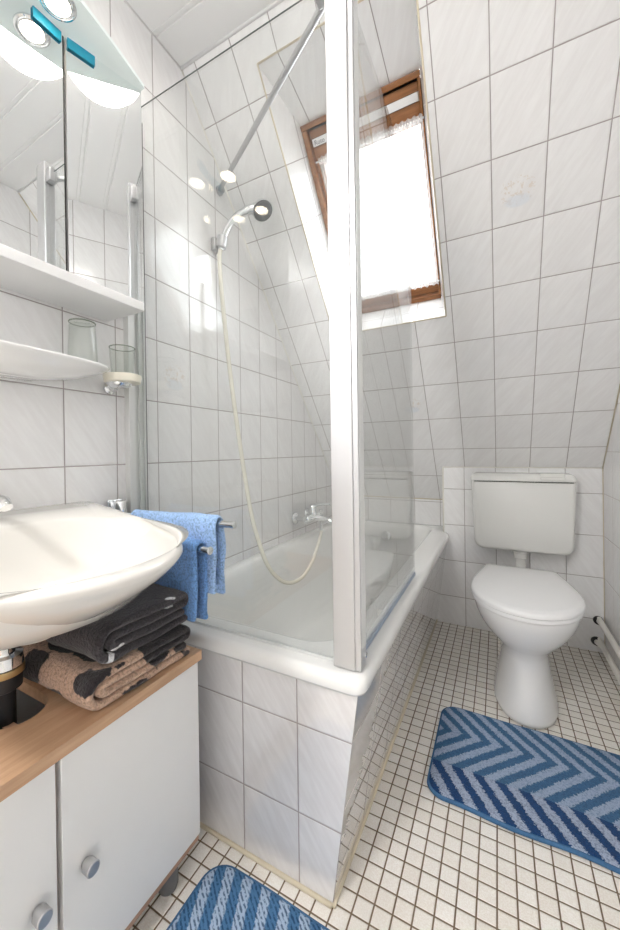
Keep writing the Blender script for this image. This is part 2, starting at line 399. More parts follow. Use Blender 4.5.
# left wall, right wall: pentagons that follow the roof slope
def side_poly(x):
    ys = YB + 0.05; al = (ys - S0.y) / math.cos(AL)
    return [(x, YF, -0.02), (x, ys, -0.02), (x, ys, SP(0, al).z + 0.1), (x, 0.128 + 0.086, CEIL + 0.06), (x, YF, CEIL + 0.06)]
struct(MB().prism(side_poly(0), (0,0,0), (-0.08,0,0)).build('wall_left', M['tile'], uv=uv_left))
struct(MB().prism(side_poly(XR), (0,0,0), (0.08,0,0)).build('wall_right', M['tile_plain'], uv=uv_right))
# low wall behind the tub and boxed wall behind the toilet
struct(MB().box(-0.04, XR + 0.04, YB, YB + 0.08, -0.02, SP(0, (YB - S0.y)/math.cos(AL)).z + 0.02).build('wall_back', M['tile_plain'], uv=uv_low))
ZK = SP(0, (YK - S0.y)/math.cos(AL)).z
XK = 0.702
struct(MB().prism([(XK, YK, -0.01), (XK, YB + 0.02, -0.01), (XK, YB + 0.02, SP(0, (YB - S0.y)/math.cos(AL)).z), (XK, YK, ZK + 0.001)], (0,0,0), (XR + 0.01 - XK, 0, 0)).box(0.646, XK, YK + 0.0005, YB + 0.02, -0.01, 0.468).build('wall_toilet', M['tile_plain'], uv=uv_knee))
# sloped wall with the window recess
HX0, HX1, HA0, HA1 = 0.283, 0.790, -0.894, 0.080          # opening at room face
BX0, BX1, BA0, BA1, DP = 0.322, 0.762, -0.704, 0.052, 0.15 # opening at frame
A0, A1 = -1.02, (YB + 0.03 - S0.y)/math.cos(AL)
b = MB()
def ring(x0, x1, a0, a1, d): return [SP(x0, a0, d), SP(x1, a0, d), SP(x1, a1, d), SP(x0, a1, d)]
R = [ring(-0.04, XR + 0.04, A0, A1, 0), ring(HX0, HX1, HA0, HA1, 0), ring(BX0, BX1, BA0, BA1, DP), ring(-0.04, XR + 0.04, A0, A1, DP)]
b.loft(R + [R[0]], True, False, False)
struct(b.build('wall_slope', M['tile_slope'], uv=uv_slope))
# ceiling: panels with real grooves running along X
gm, nt, out = new_mat('ceiling_panel'); nb = NB(nt)
principled(nb, out, nb.mix(nb.noise(nb.obj(), 8, 2), (0.89, 0.89, 0.89), (0.91, 0.91, 0.91)), 0.45)
b = MB(); y = 0.012; poly = [(0.19, CEIL)]
edges = []
while y > YF - 0.1:
    edges += [(y + 0.004, CEIL), (y + 0.002, CEIL + 0.004), (y - 0.002, CEIL + 0.004), (y - 0.004, CEIL), (y - 0.014, CEIL), (y - 0.015, CEIL + 0.002), (y - 0.018, CEIL + 0.002), (y - 0.019, CEIL)]
    y -= 0.125
poly += edges + [(YF - 0.1, CEIL), (YF - 0.1, CEIL + 0.07), (0.19, CEIL + 0.07)]
P0 = [(-0.05, a, c) for a, c in poly]
struct(MB().prism(P0, (0,0,0), (XR + 0.1, 0, 0)).build('ceiling', gm))
# front wall behind the camera, with a doorway shut by a white door
DX0, DX1, DZ = 0.30, 1.20, 2.02
struct(MB().box(-0.05, DX0, YF - 0.08, YF, -0.01, CEIL + 0.05).box(DX1, XR + 0.05, YF - 0.08, YF, -0.01, CEIL + 0.05).box(DX0, DX1, YF - 0.08, YF, DZ, CEIL + 0.05).build('wall_front', M['white_plaster']))
struct(MB().box(DX0 - 0.06, DX0, YF, YF + 0.015, 0, DZ + 0.06).box(DX1, DX1 + 0.06, YF, YF + 0.015, 0, DZ + 0.06).box(DX0, DX1, YF, YF + 0.015, DZ, DZ + 0.06).build('trim_1', M['door_white']))
dr = MB().box(DX0 + 0.002, DX1 - 0.002, YF - 0.05, YF - 0.01, 0.004, DZ - 0.002).build('door_1', M['door_white'], bevel=0.002); struct(dr)
smooth_sharp(MB().lathe((1.13, YF - 0.0105, 1.02), (0, 1, 0), [(0, 0.024), (0.006, 0.024), (0.008, 0.010), (0.045, 0.010)]).tube([(1.13, YF + 0.03, 1.02), (1.05, YF + 0.035, 1.02), (1.01, YF + 0.032, 1.02)], 0.009, 12).build('door_handle', M['satin'], dr))
# white cove strip under the ceiling, caulk joints
tr = lambda n, pts, r, m='caulk': struct(MB().tube(pts, r, 8).build(n, M[m], smooth=True))
tr('trim_2', [(0.0, YF, CEIL), (0.0, 0.128, CEIL)], 0.004, 'white_plaster')
tr('trim_3', [(0.0, 0.128, CEIL), (XR, 0.128, CEIL)], 0.006, 'white_plaster')
tr('trim_4', [SP(0.0, -0.99), SP(0.0, A1 - 0.06)], 0.0035, 'caulk_white')
tr('trim_5', [SP(XR, -0.99), SP(XR, (YK - S0.y)/math.cos(AL))], 0.004)
tr('trim_6', [(XR, YK, ZK), (XR, YK, 0)], 0.003)
tr('trim_7', [(XK, YK, ZK + 0.001), (XK, YK, 0.5)], 0.0045, 'caulk_white')
tr('trim_8', [(XK, YK, ZK + 0.001), (XR, YK, ZK + 0.001)], 0.0035, 'caulk_white')
tr('trim_9', [(0, YB, SP(0, (YB - S0.y)/math.cos(AL)).z), (XK, YB, SP(0, (YB - S0.y)/math.cos(AL)).z)], 0.0035)
b = MB(); rr_ = [SP(HX0, HA0), SP(HX1, HA0), SP(HX1, HA1), SP(HX0, HA1), SP(HX0, HA0)]
for i in range(4): b.tube([rr_[i], rr_[i+1]], 0.003, 8)
struct(b.build('trim_10', M['caulk'], smooth=True))
b = MB().tube([(0, -0.129, 0.004), (0.652, -0.129, 0.004)], 0.0055, 8); b.tube([(0.655, -0.129, 0.004), (0.660, YK, 0.004)], 0.005, 8)
struct(b.build('trim_11', M['caulk'], smooth=True))

# ------------------------------------------------------------------ roof window
win = bpy.data.objects.new('window_1', None); C.objects.link(win); win['kind'] = 'structure'
def sbox(b, x0, x1, a0, a1, d0, d1):
    b.obox(SP((x0+x1)/2, (a0+a1)/2, (d0+d1)/2), (abs(x1-x0)/2, 0, 0), DN * (abs(a1-a0)/2), NO * (abs(d1-d0)/2)); return b
for (nm, mt, bx) in (('window_frame', 'pine_x', [(BX0, BX1, BA0, BA0 + 0.018, DP - 0.012, DP + 0.10), (BX0, BX1, BA1 - 0.022, BA1, DP - 0.012, DP + 0.10)]),
                     ('window_jamb', 'pine_s', [(BX0, BX0 + 0.022, BA0 + 0.018, BA1 - 0.022, DP - 0.010, DP + 0.10), (BX1 - 0.010, BX1, BA0 + 0.018, BA1 - 0.022, DP - 0.010, DP + 0.10)])):
    b = MB()
    for q in bx: sbox(b, *q)
    b.build(nm, M[mt], win, bevel=0.003)
IX0, IX1 = BX0 + 0.024, BX1 - 0.011
b = MB()
sbox(b, IX0, IX1, BA0 + 0.024, BA0 + 0.0505, DP + 0.003, DP + 0.07); sbox(b, IX0, IX1, BA0 + 0.0765, BA0 + 0.140, DP + 0.010, DP + 0.06); sbox(b, IX0, IX1, BA1 - 0.066, BA1 - 0.025, DP + 0.010, DP + 0.06)
b.build('sash_rail', M['pine_x'], win, bevel=0.003)
b = MB(); sbox(b, BX0, BX1, BA0 + 0.01, BA0 + 0.122, DP + 0.0705, DP + 0.10); b.build('gap_backing', M['dark'], win)  # black backing added behind the rail gaps to keep sky from leaking through
b = MB(); sbox(b, IX0, IX0 + 0.03, BA0 + 0.140, BA1 - 0.066, DP + 0.010, DP + 0.06); sbox(b, IX1 - 0.006, IX1, BA0 + 0.140, BA1 - 0.066, DP + 0.010, DP + 0.06)
b.build('sash_stile', M['pine_s'], win, bevel=0.003)
b = MB(); sbox(b, IX0 + 0.004, IX1 - 0.002, BA0 + 0.051, BA0 + 0.076, DP + 0.004, DP + 0.03)
vf = b.build('ventilation_flap', M['whiteboard'], win, bevel=0.002); vf['label'] = 'white ventilation flap with black print'
b = MB(); sbox(b, IX0 + 0.02, IX1 - 0.015, BA0 + 0.11, BA1 - 0.06, DP + 0.030, DP + 0.036); b.build('window_pane', M['pane'], win)
# printed lettering on the flap
cu = bpy.data.curves.new('lettering', 'FONT'); cu.body = 'Roto  N'; cu.size = 0.021; cu.extrude = 0.0003; cu.align_x = 'LEFT'
lt = bpy.data.objects.new('lettering', cu); C.objects.link(lt); lt.parent = vf; cu.materials.append(M['print'])
# x axis = +X, y axis = up the slope (-DN), z axis = into the room (-NO)
Mx = Matrix((( 1, -DN.x, -NO.x, 0), (0, -DN.y, -NO.y, 0), (0, -DN.z, -NO.z, 0), (0, 0, 0, 1)))
p = SP(IX0 + 0.012, BA0 + 0.0715, DP + 0.0035); Mx.translation = p; lt.matrix_world = Mx
lt.matrix_parent_inverse = Matrix.Identity(4)
# curtain with rod
cur = thing('curtain', 'sheer white gathered curtain hanging inside the wooden roof window', 'curtain', SP(0.56, -0.59, DP - 0.015))
CX0, CX1, CA0, CA1 = BX0 + 0.042, BX1 - 0.004, -0.592, -0.012
NXc, NA = 260, 24; vs = []; fs = []
def cur_pt(i, j, off):
    t = i / NXc; x = CX0 + (CX1 - CX0) * t; s = j / NA
    al = CA0 + (CA1 - CA0) * s
    fold = 0.004 * math.sin(t * 190 + 1.3 * math.sin(t * 17)) * (1 - 0.25 * s) + 0.003 * math.sin(t * 61 + 2 * s)
    al += 0.004 * math.sin(t * 95) * (1 if j == NA else 0) + (0.003 * math.sin(t * 120) if j == 0 else 0)
    return SP(x, al, DP - 0.012 + fold + off)
for off in (0.0, 0.0008):
    for j in range(NA + 1):
        for i in range(NXc + 1): vs.append(cur_pt(i, j, off))
W = NXc + 1; Q = W * (NA + 1)
for j in range(NA):
    for i in range(NXc): fs.append((j*W+i, j*W+i+1, (j+1)*W+i+1, (j+1)*W+i))
b = MB(); b.add(vs[:Q], fs); b.build('curtain_cloth', M['curtain'], cur, smooth=True)
b = MB()
for a, h in ((CA0 + 0.012, 0.010), (CA1 - 0.012, 0.008)):
    rr2 = []
    for i in range(NXc + 1):
        t = i / NXc; x = CX0 + (CX1 - CX0) * t; w = 0.006 * math.sin(t * 260) + 0.002 * math.sin(t * 71)
        rr2.append([SP(x, a - h, DP - 0.018 + w), SP(x, a + h, DP - 0.018 + w), SP(x, a + h, DP - 0.0165 + w), SP(x, a - h, DP - 0.0165 + w)])
    MB().loft(rr2).build('gathered_hem', M['curtain'], cur)
b = MB().tube([SP(CX0 - 0.012, CA0 + 0.012, DP - 0.014), SP(CX1 + 0.004, CA0 + 0.012, DP - 0.014)], 0.003, 10)
b.build('curtain_rod', M['whiteboard'], cur, smooth=True); b = MB().tube([SP(CX0 - 0.012, CA1 - 0.014, DP - 0.014), SP(CX1 + 0.004, CA1 - 0.014, DP - 0.014)], 0.003, 10); b.build('curtain_rod', M['whiteboard'], cur, smooth=True)

# ------------------------------------------------------------------ bathtub
tub = thing('bathtub', 'white built-in bathtub with a shade-darkened tiled apron along the left wall', 'bathtub', (0.36, 0.7, 0))
def notch(p, z):
    x, y = p
    if y > YK - 0.004 and x > XK - 0.006: x = XK - 0.006
    return (x, y, z)
TY0, TX1, TY1, ZR = -0.143, 0.732, YB - 0.002, 0.512
def tr_ring(x0, x1, y0, y1, r, z): return [notch(p, z) for p in rrect(x0, x1, y0, y1, r, 8, 40)]
rings = [tr_ring(0.02, TX1 - 0.03, TY0 + 0.03, TY1 - 0.01, 0.03, 0.478), tr_ring(0.002, TX1 - 0.002, TY0 + 0.002, TY1, 0.03, 0.476), tr_ring(0.002, TX1, TY0, TY1, 0.03, 0.482),
         tr_ring(0.002, TX1, TY0, TY1, 0.03, 0.497), tr_ring(0.002, TX1 - 0.003, TY0 + 0.003, TY1, 0.03, 0.506), tr_ring(0.003, TX1 - 0.010, TY0 + 0.010, TY1 - 0.001, 0.03, ZR - 0.001),
         tr_ring(0.006, TX1 - 0.018, TY0 + 0.018, TY1 - 0.004, 0.03, ZR)]
for x0, x1, y0, y1, r, z in ((0.045, 0.640, -0.050, 1.520, 0.10, ZR), (0.052, 0.633, -0.043, 1.514, 0.10, ZR - 0.002), (0.060, 0.626, -0.034, 1.508, 0.10, ZR - 0.010),
                             (0.066, 0.620, -0.026, 1.502, 0.10, ZR - 0.025), (0.078, 0.610, 0.02, 1.490, 0.11, 0.40), (0.095, 0.594, 0.10, 1.47, 0.12, 0.28), (0.115, 0.574, 0.17, 1.45, 0.13, 0.19),
                             (0.145, 0.544, 0.22, 1.42, 0.13, 0.150), (0.185, 0.504, 0.27, 1.38, 0.12, 0.132), (0.24, 0.45, 0.34, 1.32, 0.09, 0.126)):
    rings.append([(p[0], p[1], z) for p in rrect(x0, x1, y0, y1, r, 8, 40)])
b = MB().loft(rings, True, False, True); o = b.build('tub_shell', M['acrylic'], tub, smooth=True)
# apron: front trapezoid and right panel leaning inwards
APF = -0.127
b = MB()
ft = [(0.004, APF, 0.0), (0.652, APF, 0.0), (0.716, APF, 0.478), (0.004, APF, 0.478)]
fb = [(0.004, APF + 0.012, 0.0), (0.640, APF + 0.012, 0.0), (0.704, APF + 0.012, 0.478), (0.004, APF + 0.012, 0.478)]
b.loft([ft, fb])
b.build('front_apron', M['tile_apron_shaded'], tub, uv=lambda co, n: ((co.x - 0.4215) / TW, (co.z - 0.367) / TH))
b = MB()
b.loft([[(0.6523, APF + 0.0003, 0), (0.7163, APF + 0.0003, 0.478), (0.7045, APF + 0.0125, 0.478), (0.6405, APF + 0.0125, 0)], [(0.660, YK, 0), (0.722, YK, 0.478), (0.710, YK, 0.478), (0.648, YK, 0)]])
b.build('side_apron', M['tile_apron_shaded'], tub, uv=lambda co, n: ((co.y + 0.127) / 0.2, (co.z - 0.367) / TW))
b = MB().lathe((0.353, 1.484, 0.438), (0, -1, 0.12), [(0, 0.030), (0.006, 0.031), (0.010, 0.028), (0.012, 0.020), (0.018, 0.018), (0.020, 0.016), (0.021, 0.0)])
for k in range(6):
    a = k * PI / 3; b.tube([(0.353 + 0.004*math.cos(a), 1.466, 0.438 + 0.004*math.sin(a)), (0.353 + 0.024*math.cos(a), 1.471, 0.438 + 0.024*math.sin(a))], 0.003, 8)
smooth_sharp(b.build('overflow_knob', M['chrome'], tub))
b = MB().lathe((0.365, 1.22, 0.126), (0, 0, 1), [(0, 0.036), (0.003, 0.036), (0.004, 0.033), (0.002, 0.026), (0.001, 0.020), (0.003, 0.016), (0.004, 0.0)])
smooth_sharp(b.build('drain', M['chrome'], tub))

# ------------------------------------------------------------------ bath mixer tap
fy = 0.93
mx = thing('bath_mixer', 'chrome single-lever bath tap on the tiled wall above the tub', 'tap', (0.0, 1.0, 0.61))
b = MB()
for yy in (0.925, 1.075): smooth_sharp(MB().lathe((0.001, yy, 0.612), (1, 0, 0), [(0, 0.034), (0.004, 0.034), (0.010, 0.030), (0.014, 0.018), (0.016, 0.013), (0.055, 0.013), (0.057, 0.017), (0.072, 0.017)]).build('wall_flange', M['chrome'], mx))
b = MB().lathe((0.075, 0.905, 0.612), (0, 1, 0), [(0, 0.012), (0.004, 0.019), (0.03, 0.021), (0.16, 0.021), (0.186, 0.019), (0.19, 0.012)])
b.lathe((0.075, 1.0, 0.612), (0, 0, 1), [(0, 0.024), (0.03, 0.025), (0.036, 0.023), (0.052, 0.022), (0.056, 0.016)])
smooth_sharp(b.build('mixer_body', M['chrome'], mx))
b = MB().tube([(0.085, 1.0, 0.612), (0.12, 1.0, 0.610), (0.16, 1.0, 0.604), (0.195, 1.0, 0.592), (0.200, 1.0, 0.580)], [0.019, 0.018, 0.017, 0.016, 0.014], 18)
smooth_sharp(b.build('spout', M['chrome'], mx))
b = MB().tube([(0.070, 1.0, 0.672), (0.095, 1.0, 0.682), (0.13, 1.0, 0.688), (0.175, 1.0, 0.688)], [0.017, 0.012, 0.008, 0.006], 14); b.lathe((0.072, 1.0, 0.660), (0, 0, 1), [(0, 0.021), (0.012, 0.021), (0.022, 0.014), (0.024, 0)])
smooth_sharp(b.build('lever', M['chrome'], mx))
b = MB().lathe((0.125, 1.0, 0.620), (0, 0, 1), [(0, 0.006), (0.016, 0.006), (0.018, 0.012), (0.036, 0.013), (0.040, 0.008), (0.041, 0)])
smooth_sharp(b.build('diverter_knob', M['chrome'], mx))
b = MB().lathe((0.125, 1.0, 0.600), (0, 0, -1), [(0, 0.012), (0.02, 0.012), (0.021, 0.009), (0.03, 0.009), (0.031, 0.011), (0.055, 0.010), (0.058, 0.007)])
smooth_sharp(b.build('hose_outlet', M['chrome'], mx))

# ------------------------------------------------------------------ hand shower, bracket, hose
sh = thing('shower_bracket', 'small chrome wall bracket holding the hand shower above the tub', 'bracket', (0.0, 0.29, 1.79))
b = MB().box(0.001, 0.022, 0.270, 0.310, 1.765, 1.815); b.build('bracket_plate', M['satin'], sh, bevel=0.004)
b = MB()
c0 = Vector((0.045, 0.285, 1.790)); ax = Vector((0.15, 0.08, 1)).normalized()
b.lathe(c0 - ax*0.022, ax, [(0, 0.016), (0.002, 0.019), (0.042, 0.021), (0.044, 0.018)]); b.box(0.02, 0.04, 0.275, 0.30, 1.778, 1.802)
smooth_sharp(b.build('bracket_cup', M['satin'], sh))
hs = thing('hand_shower', 'chrome hand shower with round grey spray face in the wall bracket', 'shower head', c0)
path = [c0 - ax*0.03, c0 + ax*0.01, (0.060, 0.292, 1.835), (0.075, 0.303, 1.870), (0.100, 0.322, 1.900), (0.128, 0.342, 1.920), (0.155, 0.362, 1.930)]
smooth_sharp(MB().tube(path, [0.010, 0.012, 0.0125, 0.013, 0.0145, 0.018, 0.020], 18).build('handle', M['chrome'], hs))
hd = Vector((0.174, 0.376, 1.926)); hn = Vector((0.50, -0.22, -0.80)).normalized()
smooth_sharp(MB().lathe(hd - hn*0.020, hn, [(0, 0.0), (0.001, 0.018), (0.008, 0.035), (0.020, 0.041), (0.028, 0.041)]).build('head_shell', M['chrome'], hs))
b = MB().lathe(hd + hn*0.004, hn, [(0, 0.039), (0.007, 0.038), (0.009, 0.032), (0.008, 0.012), (0.011, 0.010), (0.011, 0)])
smooth_sharp(b.build('spray_face', M['dark_grey'], hs))
def bez(P, n=12):
    P = [Vector(p) for p in P]; Q = [P[0]] + P + [P[-1]]; r = []
    for i in range(1, len(Q) - 2):
        for k in range(n):
            t = k / n; a, b_, c, d = Q[i-1], Q[i], Q[i+1], Q[i+2]
            r.append(0.5 * ((2*b_) + (-a + c)*t + (2*a - 5*b_ + 4*c - d)*t*t + (-a + 3*b_ - 3*c + d)*t*t*t))
    r.append(P[-1]); return r
HOSE = [c0 - ax*0.028, c0 - ax*0.06, (0.050, 0.272, 1.60), (0.062, 0.300, 1.30), (0.085, 0.333, 0.985), (0.105, 0.365, 0.745), (0.130, 0.380, 0.625), (0.160, 0.408, 0.512), (0.185, 0.49, 0.430), (0.190, 0.62, 0.405), (0.170, 0.78, 0.430), (0.140, 0.92, 0.485), (0.126, 0.985, 0.520), (0.125, 1.0, 0.545)]
tag(MB().tube(bez(HOSE), 0.0085, 12).build('shower_hose', M['hose'], smooth=True), 'cream plastic shower hose looping from the hand shower down to the bath tap', 'hose')

# ------------------------------------------------------------------ shower screen
sc_ = thing('shower_screen', 'clear glass shower screen with a wide aluminium corner post on the tub rim', 'shower screen', (0.67, -0.095, ZR))
GT = 2.0
b = MB().box(0.658, 0.707, -0.117, -0.113, ZR + 0.001, 2.04).box(0.660, 0.719, -0.113, -0.079, ZR + 0.001, 2.04)
b.build('corner_post', M['alu'], sc_, bevel=0.003)
b = MB().box(0.7195, 0.7205, -0.109, -0.083, 0.56, 2.03); b.build('post_cover_strip', M['alu_grey'], sc_)
b = MB().lathe((0.7195, -0.090, 0.540), (1, 0, 0), [(0, 0.006), (0.004, 0.006), (0.005, 0.0)], 12); b.build('post_screw', M['chrome'], sc_)
b = MB().box(0.0005, 0.022, -0.125, -0.118, 0.515, 2.03).box(0.0005, 0.018, -0.118, -0.066, 0.515, 2.03).box(0.0005, 0.024, -0.090, -0.084, 0.515, 2.03).box(0.0005, 0.024, -0.072, -0.066, 0.515, 2.03)
b.build('wall_profile', M['alu_grey'], sc_, bevel=0.001)
MB().box(0.018, 0.6595, -0.100, -0.094, ZR + 0.008, GT).build('front_pane', M['glass'], sc_)
MB().box(0.018, 0.6595, -0.101, -0.093, ZR + 0.0005, ZR + 0.007).build('front_seal', M['alu_grey'], sc_)
MB().box(0.018, 0.6595, -0.0985, -0.0955, GT, GT + 0.001).build('top_edge', M['edge'], sc_)
MB().box(0.020, 0.0235, -0.0655, -0.0625, ZR + 0.01, GT - 0.005).build('dark_wall_seal', M['dark_grey'], sc_)
MB().box(0.694, 0.700, -0.078, 0.565, ZR + 0.013, GT - 0.02).build('side_pane', M['glass'], sc_)
o = MB().box(0.6925, 0.7015, -0.076, 0.570, ZR + 0.0005, ZR + 0.005).box(0.6938, 0.7002, -0.076, 0.570, ZR + 0.005, ZR + 0.013).build('bottom_seal', M['seal'], sc_, bevel=0.001)
o['label'] = 'blue-grey rubber seal'
b = MB().box(0.630, 0.660, -0.112, -0.084, GT - 0.035, GT + 0.012); b.build('glass_clamp', M['satin'], sc_, bevel=0.004)
bar = MB().tube([(0.660, -0.086, GT - 0.010), (0.012, 0.318, GT + 0.028)], 0.0085, 14)
bar.lathe((0.001, 0.325, GT + 0.028), (1, 0, 0), [(0, 0.018), (0.006, 0.018), (0.010, 0.012), (0.022, 0.011)])
smooth_sharp(bar.build('stay_bar', M['satin'], sc_))

# ------------------------------------------------------------------ cistern and toilet
cs = thing('cistern', 'white plastic wall-hung cistern above the toilet', 'cistern', (1.07, 1.34, 0.49))
def cis_outline(x0, x1, z0, z1, rb, rt, taper, y):
    P = []
    P += [(x0 + taper + rb + rb*math.cos(a), y, z0 + rb + rb*math.sin(a)) for a in [PI + PI/2*i/8 for i in range(9)]]
    P += [(x1 - taper - rb + rb*math.cos(a), y, z0 + rb + rb*math.sin(a)) for a in [-PI/2 + PI/2*i/8 for i in range(9)]]
    P += [(x1 - rt + rt*math.cos(a), y, z1 - rt + rt*math.sin(a)) for a in [PI/2*i/8 for i in range(9)]]
    P += [(x0 + rt + rt*math.cos(a), y, z1 - rt + rt*math.sin(a)) for a in [PI/2 + PI/2*i/8 for i in range(9)]]
    return P
cx0, cx1, cz0, cz1, cyf = 0.850, 1.294, 0.468, 0.852, 1.262
rs = []
for y, e in ((YK - 0.001, 0.0), (1.30, 0.0), (1.275, 0.003), (1.266, 0.009), (cyf, 0.018)):
    rs.append(cis_outline(cx0 + e, cx1 - e, cz0 + e, 0.8119, 0.045, 0.003, 0.012 - e*0.3, y))
MB().loft(rs).build('tank', M['plastic'], cs, smooth=True); smooth_sharp(cs.children[0], 50)
rs = []
for y, e in ((YK - 0.001, 0.0), (1.30, 0.0), (1.272, 0.002), (1.263, 0.008), (cyf - 0.003, 0.016)):
    rs.append(cis_outline(cx0 + e - 0.001, cx1 - e + 0.001, 0.8125, cz1 - e*0.8, 0.003, 0.028, 0, y))
o = MB().loft(rs).build('tank_lid', M['plastic'], cs, smooth=True); smooth_sharp(o, 50)
MB().box(1.150, 1.248, cyf - 0.010, cyf + 0.004, 0.824, 0.838).box(1.150, 1.246, cyf - 0.006, cyf + 0.03, 0.838, 0.8555).build('flush_button', M['plastic'], cs, bevel=0.004)
b = MB().lathe((1.068, 1.315, 0.476), (0, 0, -1), [(-0.004, 0.034), (0.018, 0.034), (0.022, 0.029), (0.045, 0.028), (0.047, 0.024), (0.050, 0.022), (0.075, 0.0215)])
b.tube([(1.068, 1.315, 0.41), (1.068, 1.312, 0.36), (1.068, 1.290, 0.318), (1.068, 1.24, 0.300), (1.068, 1.15, 0.300)], 0.0215, 18)
smooth_sharp(b.build('flush_pipe', M['plastic'], cs))

wc = thing('toilet', 'white ceramic floor-standing toilet with its lid closed', 'toilet', (1.057, 0.9, 0))
cxw = 1.057
def tring(z, w, yf, yb, cy, n=2.3, N=72):
    r = []
    for k in range(N):
        a = 2*PI*k/N; c, s = math.cos(a), math.sin(a)
        x = math.copysign(abs(c) ** (2/n), c) * w
        L = (yb - cy) if s > 0 else (cy - yf)
        nn = n if s < 0 else 3.0
        y = math.copysign(abs(s) ** (2/nn), s) * L
        r.append((cxw + x, cy + y, z))
    return r
T = [(0.001, 0.102, 0.672, 1.14, 0.86), (0.006, 0.107, 0.662, 1.145, 0.86), (0.02, 0.1075, 0.661, 1.145, 0.86), (0.06, 0.099, 0.674, 1.14, 0.86), (0.11, 0.090, 0.690, 1.13, 0.87), (0.16, 0.083, 0.706, 1.12, 0.88), (0.20, 0.082, 0.712, 1.12, 0.88),
     (0.225, 0.087, 0.704, 1.12, 0.88), (0.25, 0.102, 0.684, 1.13, 0.87), (0.275, 0.124, 0.660, 1.14, 0.86), (0.30, 0.143, 0.640, 1.15, 0.85), (0.33, 0.159, 0.623, 1.16, 0.84), (0.36, 0.169, 0.612, 1.17, 0.83), (0.385, 0.174, 0.606, 1.175, 0.83), (0.392, 0.174, 0.606, 1.175, 0.83), (0.395, 0.170, 0.611, 1.17, 0.83)]
MB().loft([tring(*t[:1], t[1], t[2], t[3], t[4], 2.15) for t in T]).build('bowl', M['ceramic'], wc, smooth=True)
def seat_outline(w, yf, cy, yb, wb, z, k=1.0, N=40):
    P = []
    for i in range(N + 1):
        a = PI + PI * i / N
        P.append((cxw + w*k*math.cos(a), cy + (cy - yf)*k*math.sin(a), z))
    yb = cy + (yb - cy) * k
    tail = [(w*k, cy + 0.02*k), (w*k*0.985, cy + 0.07*k), (w*k*0.93, cy + 0.14*k), (w*k*0.85, cy + 0.22*k), (wb*k + 0.008*k, yb - 0.02*k), (wb*k - 0.002*k, yb - 0.004*k), (wb*k - 0.02*k, yb)]
    P += [(cxw + x, y, z) for x, y in tail]; P += [(cxw + wb*k*t, yb, z) for t in (0.5, 0, -0.5)]
    P += [(cxw - x, y, z) for x, y in reversed(tail)]; return P
o = MB().loft([seat_outline(0.184, 0.592, 0.83, 1.150, 0.132, z, k) for z, k in ((0.396, 0.975), (0.398, 0.995), (0.408, 1.0), (0.411, 0.99))]).build('seat', M['lid'], wc, smooth=True); smooth_sharp(o, 50)
o = MB().loft([seat_outline(0.186, 0.590, 0.83, 1.155, 0.134, z, k) for z, k in ((0.4125, 0.985), (0.414, 1.0), (0.422, 1.0), (0.427, 0.985), (0.430, 0.95), (0.4315, 0.85), (0.432, 0.5), (0.432, 0.05))]).build('lid', M['lid'], wc, smooth=True); smooth_sharp(o, 60)
for dx in (-0.075, 0.075): MB().tube([(cxw + dx - 0.02, 1.158, 0.407), (cxw + dx + 0.02, 1.158, 0.407)], 0.010, 14).build('hinge', M['lid'], wc, smooth=True)

# ------------------------------------------------------------------ heating pipes
for z, xs, lab in ((0.160, 1.385, 'upper white heating pipe along the right wall, black collar at its end'), (0.060, 1.376, 'lower white heating pipe along the right wall just above the floor')):
    hp = thing('heating_pipe', lab, 'pipe', (1.388, 0.2, z), 'heating pipes on the right wall')
    pts = [(xs, YK - 0.001, z - 0.008), (xs + 0.001, YK - 0.03, z - 0.004), (1.387, YK - 0.08, z), (1.388, YK - 0.14, z), (1.388, YF + 0.02, z)]
    MB().tube(bez(pts, 6), 0.0115, 14).build('pipe_run', M['pipe'], hp, smooth=True)
    MB().lathe((xs, YK - 0.0005, z - 0.008), (0, -1, 0), [(0, 0.020), (0.006, 0.020), (0.010, 0.017), (0.022, 0.0155)]).build('collar', M['dark'], hp, smooth=True)
    MB().box(1.395, XR - 0.001, 0.9, 0.915, z - 0.006, z + 0.006).build('clip', M['satin'], hp)

# ------------------------------------------------------------------ bath mats
def bath_mat(name, label, x0, x1, y0, y1, mat, wob, rot=0):
    t = thing(name, label, 'bath mat', ((x0+x1)/2, (y0+y1)/2, 0), 'blue bath mats')
    def rg(e, z, r=0.055):
        out = []
        for (x, y) in rrect(x0 + e, x1 - e, y0 + e, y1 - e, max(r - e, 0.01), 8, 24):
            wv = 0.004 * math.sin(x * 23 + wob) * (1 if y < (y0+y1)/2 else 0.3)
            out.append((x, y + wv, z))
        return out
    MB().loft([rg(0.006, 0.001), rg(0.006, 0.0115), rg(0.010, 0.0135), rg(0.03, 0.0145), rg(0.10, 0.0145), rg(0.16, 0.0145, 0.17)]).build('pile', mat, t, smooth=True)
    MB().loft([rg(0.010, 0.0008), rg(0.002, 0.0010), rg(0.0, 0.004), rg(0.001, 0.010), rg(0.004, 0.0118), rg(0.009, 0.0115), rg(0.010, 0.0008)], cap0=False, cap1=False).build('edge_binding', M['binding'], t, smooth=True)
    return t
bath_mat('bath_mat', 'blue zigzag bath mat on the mosaic floor in front of the toilet', 0.780, 1.345, 0.234, 0.652, M['chevron'], 0.6)
bath_mat('bath_mat', 'blue striped bath mat on the floor in front of the tub, mostly cut off', 0.372, 0.93, -0.62, -0.170, M['striped'], 2.2)

# ------------------------------------------------------------------ vanity cabinet under the basin
VY1, VY0, VX = -0.195, -0.845, 0.345
vc = thing('vanity_cabinet', 'low white two-door vanity cabinet with beech top under the wash basin', 'cabinet', (0.17, -0.52, 0))
